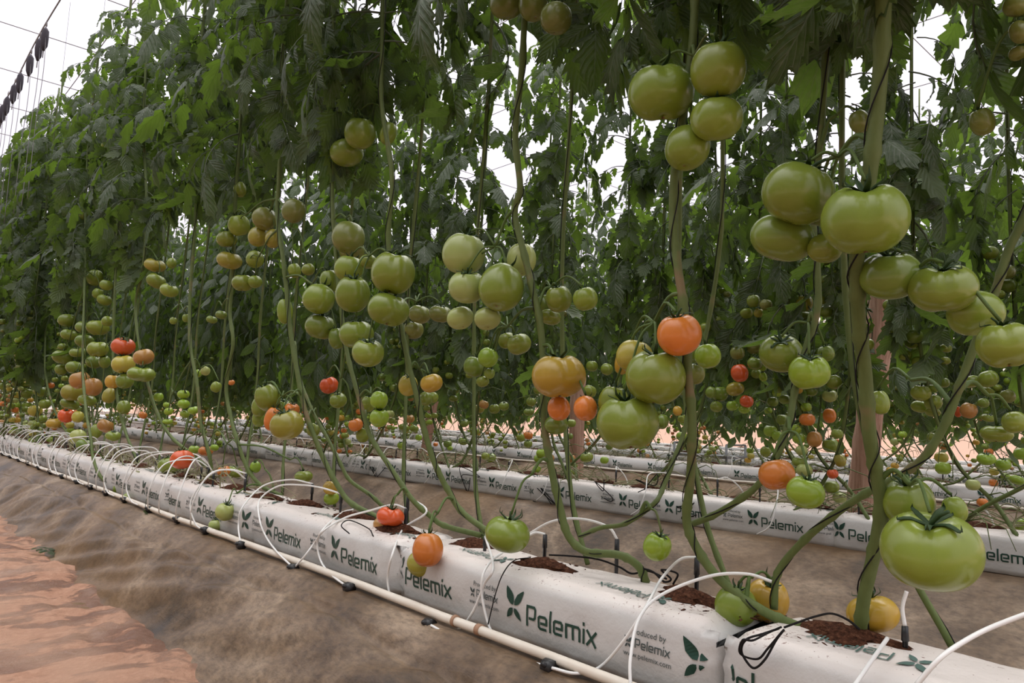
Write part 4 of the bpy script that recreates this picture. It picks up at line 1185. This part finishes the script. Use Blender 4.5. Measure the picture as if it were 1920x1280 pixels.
for k, (lab, pts, ys, r0, r1, z0) in enumerate(ST):
    n = len(pts)
    P = []
    for i, (x, y) in enumerate(pts):
        t = i/(n-1)*(len(ys)-1); a = int(min(t, len(ys)-2))
        P.append(ony(x, y, ys[a]+(ys[a+1]-ys[a])*(t-a)))
    if k not in (2, 5):
        P[0][2] = max(min(P[0][2], .17), .125)
    top = P[-1]
    if z0 is not None and top[2] < 3.3:
        q = top.copy()
        while q[2] < 3.3:
            q = q+np.array([.01, .0, .35]); P.append(q.copy())
    root, sp, b = make_plant('tomato plant, '+lab, 'tomato plants of the front row', P, r0, r1, seed=k)
    if z0 is not None:
        mb = grow_foliage(sp, b, z0, 100+k, n_per_m=24 if k < 8 else 17, protos=LEAF_XHI if k < 8 else LEAF_HI, tries=7)
        if mb.n: mb.build('foliage', LEAF, root, uv=True)
    stems_for_truss.append((sp, root, b))

# stalks that carry the fruit
def truss_for(items, anchor, Y, r=.0036):
    mb = MB()
    # anchor: nearest point of any hand stem, else the given pixel
    A = ony(anchor[0], anchor[1], Y)
    best = None
    for sp, root, b in stems_for_truss:
        d = np.linalg.norm(sp-A, axis=1); i = int(np.argmin(d))
        if best is None or d[i] < best[0]: best = (d[i], sp[i], root, b)
    if best[0] < .35: A = best[1]; root = best[2]; b = best[3]
    else: return
    tops = []
    for t in items:
        o = t['o']
        R3 = o.rotation_euler.to_matrix()
        tp = np.array(o.location)+np.array(R3 @ Vector((0, 0, o.scale[2]*1.12)))
        tops.append((tp, t))
    cen = np.mean([p for p, _ in tops], axis=0)
    hub = A*.35+cen*.65; hub[2] = max(cen[2]+.01, min(A[2], cen[2]+.06))
    if len(items) == 1: hub = A*.5+cen*.5+np.array([0, 0, .03])
    tube(mb, np.array(smooth_path([A, (A+hub)/2+np.array([0, 0, .02]), hub], 5))-b, [r*1.25]*4+[r]*7, 7)
    for p, t in tops:
        L = np.linalg.norm(p-hub)
        if L > .30: continue
        m = (p+hub)/2+np.array([0, 0, .25*L])
        tube(mb, np.array(smooth_path([hub, m, p], 4))-b, r*.72, 6)
    mb.build('fruit_stalk', STALK, root)
from itertools import groupby
for cl, g in groupby([t for t in tom_list if t['row'] == 0], key=lambda t: t['cl']):
    g = list(g)
    # split wide groups in smaller trusses
    g.sort(key=lambda t: t['py'])
    while g:
        s = g[0]; near = [t for t in g if np.linalg.norm(t['P']-s['P']) < .26][:6]
        g = [t for t in g if t not in near]
        an = s['anc'][0] if len(near) > 2 or s['w'] > 50 else (s['px']+10, s['py']-30)
        truss_for(near, an, s['anc'][1])

# leafy random plants: farther part of the front row and all rows behind
def column_foliage(seed, protos, z0, z1, n_per_m):
    rs = np.random.RandomState(seed)
    mb = MB(); az = 0; z = z0
    while z < z1:
        k = (z-z0)/(z1-z0); az += 2.4+rs.uniform(-.6, .6)
        hang = np.clip(1-k*1.5+rs.uniform(-.35, .35), 0, 1)
        pr = protos[min(len(protos)-1, int(hang*len(protos)))]
        add_leaf(mb, pr, np.array([rs.uniform(-.04, .04), rs.uniform(-.04, .04), z]), az, rs.uniform(-.2, .3), rs.uniform(-.4, .4), rs.uniform(.75, 1.15)*(1 if k < .8 else 1-.5*(k-.8)/.2))
        z += 1.0/n_per_m*rs.uniform(.7, 1.3)
    return mb.mesh('foliage', LEAF, uv=True)
FOL_HI = [column_foliage(200+i, LEAF_HI, 1.02+.04*i, 3.35, 17) for i in range(4)]
FOL_LO = [column_foliage(300+i, LEAF_LO, .70+.05*i, 3.2, 29) for i in range(5)]
def rstem_mesh(seed, fine):
    rs = np.random.RandomState(seed)
    dx = rs.uniform(.18, .5)*rs.choice([1, 1, 1, -1]); dy = rs.uniform(-.08, .1)
    P = [(dx, dy*.3, .13), (dx*.72, dy, .13+rs.uniform(.05, .12)), (dx*.3, dy, .40), (dx*.05, dy*.6, .68), (rs.uniform(-.02, .02), 0, 1.0), (rs.uniform(-.03, .03), 0, 1.5), (0, 0, 2.3), (.02, 0, 3.3)]
    sp = np.array(smooth_path(P, 5 if fine else 3))
    mb = MB(); tube(mb, sp, stem_radii(len(sp), .0085, .0065, seed), 7 if fine else 5)
    for k in range(11):  # dry stubs of picked trusses
        i = rs.randint(1, max(3, int(len(sp)*.45))); a = rs.rand()*6.28; L = rs.uniform(.05, .20)
        d = np.array([math.cos(a), math.sin(a), .3])
        tube(mb, [sp[i], sp[i]+d*L*.5, sp[i]+d*L+np.array([0, 0, -.3*L]), sp[i]+d*L*1.2+np.array([0, 0, -.8*L])], [.003, .0024, .002, .0014], 4)
    tw = MB(); Q = [sp[i]+np.array([math.cos(i*.5), math.sin(i*.5), 0])*.0095 for i in range(len(sp))]
    tube(tw, Q, .0015, 3, False)
    return mb.mesh('stem', STEM), tw.mesh('twine', TWINE), sp
RST = [rstem_mesh(s, True) for s in range(8)]
def rplant(x, y, fine, seed, label, group, rng):
    root = empty('tomato_plant', (x, y, 0))
    st, tw, sp = RST[seed % 8]
    link(bpy.data.objects.new('stem', st), root)
    if fine: link(bpy.data.objects.new('twine', tw), root)
    f = link(bpy.data.objects.new('foliage', rng.choice(FOL_HI if fine else FOL_LO)), root)
    f.rotation_euler = (0, 0, rng.uniform(0, 6.28))
    f.scale = (1, 1, rng.uniform(.96, 1.04))
    tag(root, label, 'tomato plant', group)
    return sp
rng = random.Random(9)
PL = []
x = -6.7
while x > -24:
    y = 1.27+(.14 if rng.random() < .5 else -.10)
    PL.append((x, y, 0, x > -14)); x -= rng.uniform(.24, .33)
# second stems between the hand placed ones, on the far side of the front row
for x in np.arange(-.2, -6.6, -.42):
    PL.append((x+rng.uniform(-.05, .05), 1.50, 9, True))
for row, xa, xb in ((1, .4, -22), (2, .5, -24), (3, -1.0, -22)):
    x = xa
    while x > xb:
        PL.append((x, ROWS[row]+.12+(.16 if rng.random() < .5 else -.12), row, row == 1 and x > -5)); x -= rng.uniform(.27, .36)*(1, 1, 1.05, 1.35)[row]
cnt = {}
fruit_spots = []
for k, (x, y, row, fine) in enumerate(PL):
    if row == 9:   # unique foliage so that the fruit in front stays in view
        b = np.array([x, y, .14])
        P = [(x+.22, y-.10, .14), (x+.12, y-.06, .30), (x+.02, y, .60), (x, y, 1.0), (x, y+.02, 1.6), (x, y+.02, 2.4), (x, y, 3.3)]
        cnt[9] = cnt.get(9, 0)+1
        root, sp, b = make_plant('tomato plant on the far side of the front bags, %s from the right' % ORD[cnt[9]-1], 'tomato plants of the front row', [np.array(p) for p in P], .006, .006, seed=k)
        mb = grow_foliage(sp, b, 1.15, 500+k, n_per_m=12)
        if mb.n: mb.build('foliage', LEAF, root, uv=True)
        continue
    cnt[row] = cnt.get(row, 0)+1
    n = cnt[row]
    nm = '%s plant from the right' % (ORD[n-1] if n <= 20 else '%dth' % n)
    if row == 0: lab = 'leafy tomato plant far along the front row, %s beyond the thin stem' % (ORD[n-1] if n <= 20 else '%dth' % n)
    else: lab = 'leafy tomato plant on a string in the %s, %s' % (ROWN[row], nm)
    sp = rplant(x, y, fine, k*3+row, lab, 'tomato plants of the %s' % ROWN[row], rng)
    fruit_spots.append((x, y, row, sp))

# the rows beyond the fourth and an unseen row added behind the camera to block low light: leaf walls nobody could count
def leaf_wall(x0, x1, y, step, label, seed, zb=.75):
    rs = np.random.RandomState(seed); mb = MB(); x = x0
    while x > x1:
        z = zb; az = rs.rand()*6
        st = RST[rs.randint(8)][2]
        tube(mb, st[::2]*np.array([1, 1, 1])+np.array([x, y, 0]), .008, 4, False)
        while z < 3.2:
            az += 2.4+rs.uniform(-.6, .6)
            add_leaf(mb, LEAF_LO[rs.randint(4)], np.array([x+rs.uniform(-.05, .05), y+rs.uniform(-.2, .2), z]), az, rs.uniform(-.2, .3), 0, rs.uniform(.9, 1.3))
            z += rs.uniform(.05, .09)
        x -= step
    o = mb.build('tomato_foliage', LEAF, uv=True)
    tag(o, label, 'foliage', kind='stuff')
leaf_wall(-2.0, -30, ROWS[4]+.12, .5, 'dense tomato foliage of the fifth row, far behind the stems', 1)
leaf_wall(-2.5, -30, ROWS[5]+.12, .55, 'dense tomato foliage of the last row before the end wall', 2)
leaf_wall(4.0, -14, -1.9, .42, 'unseen tomato foliage across the soil path, added to block low light', 3, .5)

# fruit on the random plants
cand = []
rr = random.Random(21)
for x, y, row, sp in fruit_spots:
    for z in np.arange(.34, 1.35, .19):
        if rr.random() < .25: continue
        i = int(np.argmin(np.abs(sp[:, 2]-z))); a = rr.uniform(0, 6.28)
        c0 = np.array([x+sp[i][0]+.06*math.cos(a), y+sp[i][1]+.06*math.sin(a), z-.04])
        nf = rr.randint(2, 6)
        for q in range(nf):
            c = c0+np.array([rr.uniform(-.045, .045), rr.uniform(-.045, .045), -.045*q+rr.uniform(-.01, .01)])
            px, py, d = projn(c)
            if not (-20 < px < 1940 and -20 < py < 1300): continue
            s = rr.uniform(.020, .036)
            low = z < .75
            col = rr.choice('ggGgbbpwgGyon' if low else 'gGgGdbg')
            cand.append((s/d, c, s, col, row, px, py))
# the second row fruit read off the photo leaves no room for random ones
bx = np.array([(t['px'], t['py']) for t in tom_list if t['row'] == 1])
cand = [c for c in cand if not (c[4] == 1 and np.hypot(bx[:, 0]-c[5], bx[:, 1]-c[6]).min() < 24)]
cand.sort(key=lambda c: -c[0])
n_ind = max(0, 300-len(tom_list))
used = {}
for s_, c, s, col, row, px, py in cand[:n_ind]:
    o = make_tomato(tuple(c), s, s*.85, col, 'round', rr, lo=True)
    key = (row, col); used[key] = used.get(key, 0)+1
    zone = 'left of the picture' if px < 500 else 'left of the centre' if px < 900 else 'right of the centre' if px < 1400 else 'right of the picture'
    tag(o, 'small %s tomato among the stems of the %s, %s' % (COLS[col][2], ROWN[row], zone), 'tomato', 'small %s tomatoes of the %s, %s' % (COLS[col][2], ROWN[row], zone))
# all the remaining small ones: too many to count
def mat_far():
    t = NT('distant_tomato_skin')
    a = t.n('ShaderNodeVertexColor'); a.layer_name = 'col'
    return t.done(t.pbsdf(a.outputs[0], .3, None, .5))
rs = np.random.RandomState(3)
Vt, Ft = tomato_verts(rs, 'lobed', 9, 6)
mb = MB(); cols = []
for s_, c, s, col, row, px, py in cand[n_ind:]:
    mb.add(Vt*np.array([s, s, s*.85]) @ rotz(rr.uniform(0, 6)).T+c, Ft)
    cols += [(*COLS[col][0], 1)]*len(Vt)
if mb.n:
    o = mb.build('tomato', mat_far())
    ca = o.data.color_attributes.new('col', 'FLOAT_COLOR', 'POINT')
    ca.data.foreach_set('color', np.array(cols).ravel())
    tag(o, 'countless tiny green and orange tomatoes of the far rows', 'tomatoes', kind='stuff')

# withered shoots and picked trusses lying over the bag tops
def litter(row, x0, x1, n, seed, label):
    rs = np.random.RandomState(seed); mb = MB()
    for k in range(n):
        x = rs.uniform(x0, x1); y = ROWS[row]+rs.uniform(.03, .26); a = rs.normal(0, .5)+(math.pi if rs.rand() < .5 else 0)
        L = rs.uniform(.06, .42); h = rs.uniform(.0, .09)
        P = []
        for q in range(6):
            t = q/5
            P.append((x+L*t*math.cos(a)+rs.uniform(-.012, .012), y+.35*L*t*math.sin(a)+rs.uniform(-.012, .012), BH+.006+h*math.sin(math.pi*t)+rs.uniform(0, .014)))
        tube(mb, smooth_path(P, 2), list(np.linspace(rs.uniform(.002, .0048), .001, 11)), 4, False)
        if rs.rand() < .35:
            lv, lf, lu = leaflet(rs, rs.uniform(.03, .07), 0)
            mb.add(lv @ rotz(rs.rand()*6).T+np.array(P[-1]), lf, lu)
    o = mb.build('withered_shoots', DRY)
    tag(o, label, 'plant litter', kind='stuff')
DRY = mat_stem('dry_stem', (.13, .14, .06), (.30, .27, .16), (.20, .12, .07))
litter(0, -12, -2.9, 260, 1, 'withered shoots lying over the front bags at the left')
litter(1, -9, .3, 300, 2, 'withered shoots lying over the second row bags')
litter(2, -14, .3, 340, 3, 'withered shoots lying over the third row bags')
litter(3, -14, -1, 260, 4, 'withered shoots lying over the fourth row bags')

# ------------------------------------------------------------------ posts
def post(px0, py0, px1, py1, Yp, r, label, seed, hh=2.0):
    a = ony(px0, py0, Yp); b = ony(px1, py1, Yp)
    d = (b-a)/np.linalg.norm(b-a)
    base = a-d*((a[2]+.28)/max(d[2], .1)); top = base+d*hh/d[2]
    mb = MB(); rs = np.random.RandomState(seed)
    P = [base+(top-base)*t for t in np.linspace(0, 1, 18)]
    P = [p+np.array([rs.uniform(-.006, .006), rs.uniform(-.006, .006), 0]) for p in P]
    tube(mb, np.array(P)-base, [r*(1+rs.uniform(-.06, .06)) for _ in P], 14)
    o = mb.build('wooden_post', WOOD); o.location = base
    tag(o, label, 'post', 'rough wooden posts')
post(1612, 960, 1655, 560, 4.35, .073, 'rough pinkish wooden post standing behind the nearest stem', 1, 1.75)
post(1080, 880, 1083, 770, 4.55, .062, 'wooden post behind the second row bags, right of the centre', 2, 1.15)
post(795, 858, 816, 735, 4.9, .055, 'wooden post farthest left, seen between two leaning stems', 3, 1.15)

# ------------------------------------------------------------------ overhead wire with spools
mb = MB()
WY = .95
tube(mb, [(x, WY, 3.62-.03*math.sin(x*1.9)) for x in np.arange(-24, -5, .4)], .006, 5)
tag(mb.build('support_wire', WIRE), 'thin overhead wire running along the front row at the top left', 'wire')
for k, (px, py) in enumerate([(86, 45), (76, 75), (58, 108), (40, 155), (28, 192), (15, 222), (7, 240), (1, 250)]):
    lo, hi_ = -24.0, -5.0
    best = min(np.linspace(lo, hi_, 600), key=lambda x: abs(projn(np.array([x, WY, 3.62]))[0]-px))
    root = empty('string_spool', (best, WY, 3.61))
    mb = MB(); tube(mb, [(0, 0, -.02), (.01, 0, -.05), (.0, 0, -.11), (.01, 0, -.18), (0, 0, -.22)], [.010, .026, .030, .026, .008], 9)
    mb.build('wound_twine', SPOOL, root)
    mb = MB(); tube(mb, [(0, 0, -.28), (.0, 0, .02), (.03, 0, .03), (.04, 0, -.02)], .004, 5); mb.build('wire_hook', WIRE, root)
    mb = MB(); tube(mb, smooth_path([(.02, 0, -.05), (.05, .01, -.4), (.03, 0, -.9), (.05, 0, -1.5)], 4), .0025, 4); mb.build('loose_string', WIRE, root)
    tag(root, 'dark twine spool hooked on the overhead wire, %s counted from the top' % ORD[k], 'spool', 'twine spools on the overhead wire')

# ------------------------------------------------------------------ loose twine and other small things
def cord(pts, Y0, Y1, r, label, name='twine_cord'):
    P = ipath(pts, Y0, Y1)
    mb = MB(); b = P[0]
    tube(mb, np.array(smooth_path(P, 8))-b, r, 6)
    o = mb.build(name, TWINE); o.location = b
    tag(o, label, 'twine', 'loose black twine')
cord([(995, 1045), (965, 1050), (945, 1072), (930, 1110), (915, 1170)], 1.24, 1.135, .0014, 'black twine drawn tight down the front of the bag, left of the largest word')
cord([(1460, 1178), (1430, 1188), (1400, 1198), (1390, 1218), (1400, 1240), (1415, 1252), (1435, 1235), (1455, 1200), (1470, 1180)], 1.14, 1.14, .0020, 'black twine loop hanging over the edge of the nearest bag')
cord([(1465, 1175), (1440, 1186), (1412, 1200), (1392, 1200), (1388, 1225), (1420, 1235), (1440, 1215), (1468, 1182)], 1.13, 1.13, .0018, 'second black twine loop tangled with the first on the nearest bag')
cord([(1470, 1176), (1500, 1165), (1530, 1155), (1560, 1150), (1590, 1162), (1612, 1180)], 1.20, 1.26, .0020, 'black twine lying on top of the nearest bag toward the thick stem')
cord([(1030, 1040), (1070, 1042), (1120, 1048), (1160, 1062), (1185, 1075), (1215, 1070), (1250, 1085)], 1.28, 1.34, .0022, 'black twine lying along the bag top under the knee of the stem')
cord([(1205, 1065), (1225, 1072), (1245, 1090), (1258, 1085), (1240, 1068), (1270, 1075), (1262, 1095)], 1.32, 1.33, .0022, 'bundle of black twine on the coir beside the bright green tomato')
cord([(655, 1000), (640, 985), (655, 975), (690, 990), (700, 1005)], 1.24, 1.26, .0018, 'black twine curled on the bag left of the small red tomato')
rng = random.Random(31)
for k, (cx, cy) in enumerate([(715, 890), (880, 895), (1020, 925), (1290, 955), (1125, 915), (1210, 900)]):
    P = [(cx+rng.uniform(-22, 22), cy+rng.uniform(-20, 26)) for _ in range(6)]
    cord(P, 3.19, 3.185, .0026, 'black twine dangling on the front of a second row bag, %s from the left' % ORD[sorted([715, 880, 1020, 1290, 1125, 1210]).index(cx)])

# grey picking trolley on the path behind the third row
c = ony(1330, 838, 7.6)
root = empty('picking_trolley', (c[0], 7.6, -.25))
GREY = simple('grey_metal', (.16, .17, .18), .5)
mb = MB(); box(mb, (0, 0, .42), (.75, .45, .03)); box(mb, (0, 0, .18), (.75, .45, .03)); mb.build('shelf', GREY, root, False)
for sx_ in (-.35, .35):
    for sy_ in (-.2, .2):
        mb = MB(); tube(mb, [(sx_, sy_, .03), (sx_, sy_, .56)], .014, 6); mb.build('leg', GREY, root)
mb = MB(); tube(mb, [(-.35, -.2, .56), (-.35, .2, .56)], .012, 6); tube(mb, [(.35, -.2, .56), (.35, .2, .56)], .012, 6); mb.build('handle', GREY, root)
tag(root, 'grey metal trolley standing on the path beyond the third row', 'trolley')
# green leaf lying on the soil
rsL = np.random.RandomState(8)
V, F_, U_ = compound(rsL, .16, 1, 0)
c = onz(55, 1024, -.20)
mb = MB(); mb.add(V*np.array([1, 1, .15])+np.array([0, 0, .012]), F_, U_)
o = mb.build('fallen_leaf', LEAF, uv=True); o.location = (c[0], c[1], -.215); o.rotation_euler = (0, 0, .5)
tag(o, 'fallen green tomato leaf lying on the red soil at the left', 'leaf')
V, F_, U_ = compound(rsL, .15, 1, .9)
c = ony(275, 935, 1.08)
mb = MB(); mb.add(V, F_, U_); o = mb.build('drooping_leaf', LEAF, uv=True); o.location = tuple(c); o.rotation_euler = (0, .9, 3.6)
tag(o, 'small tomato leaf hanging over the water pipe at the left', 'leaf')
print('tomatoes', len(tom_list), 'random', len(cand))
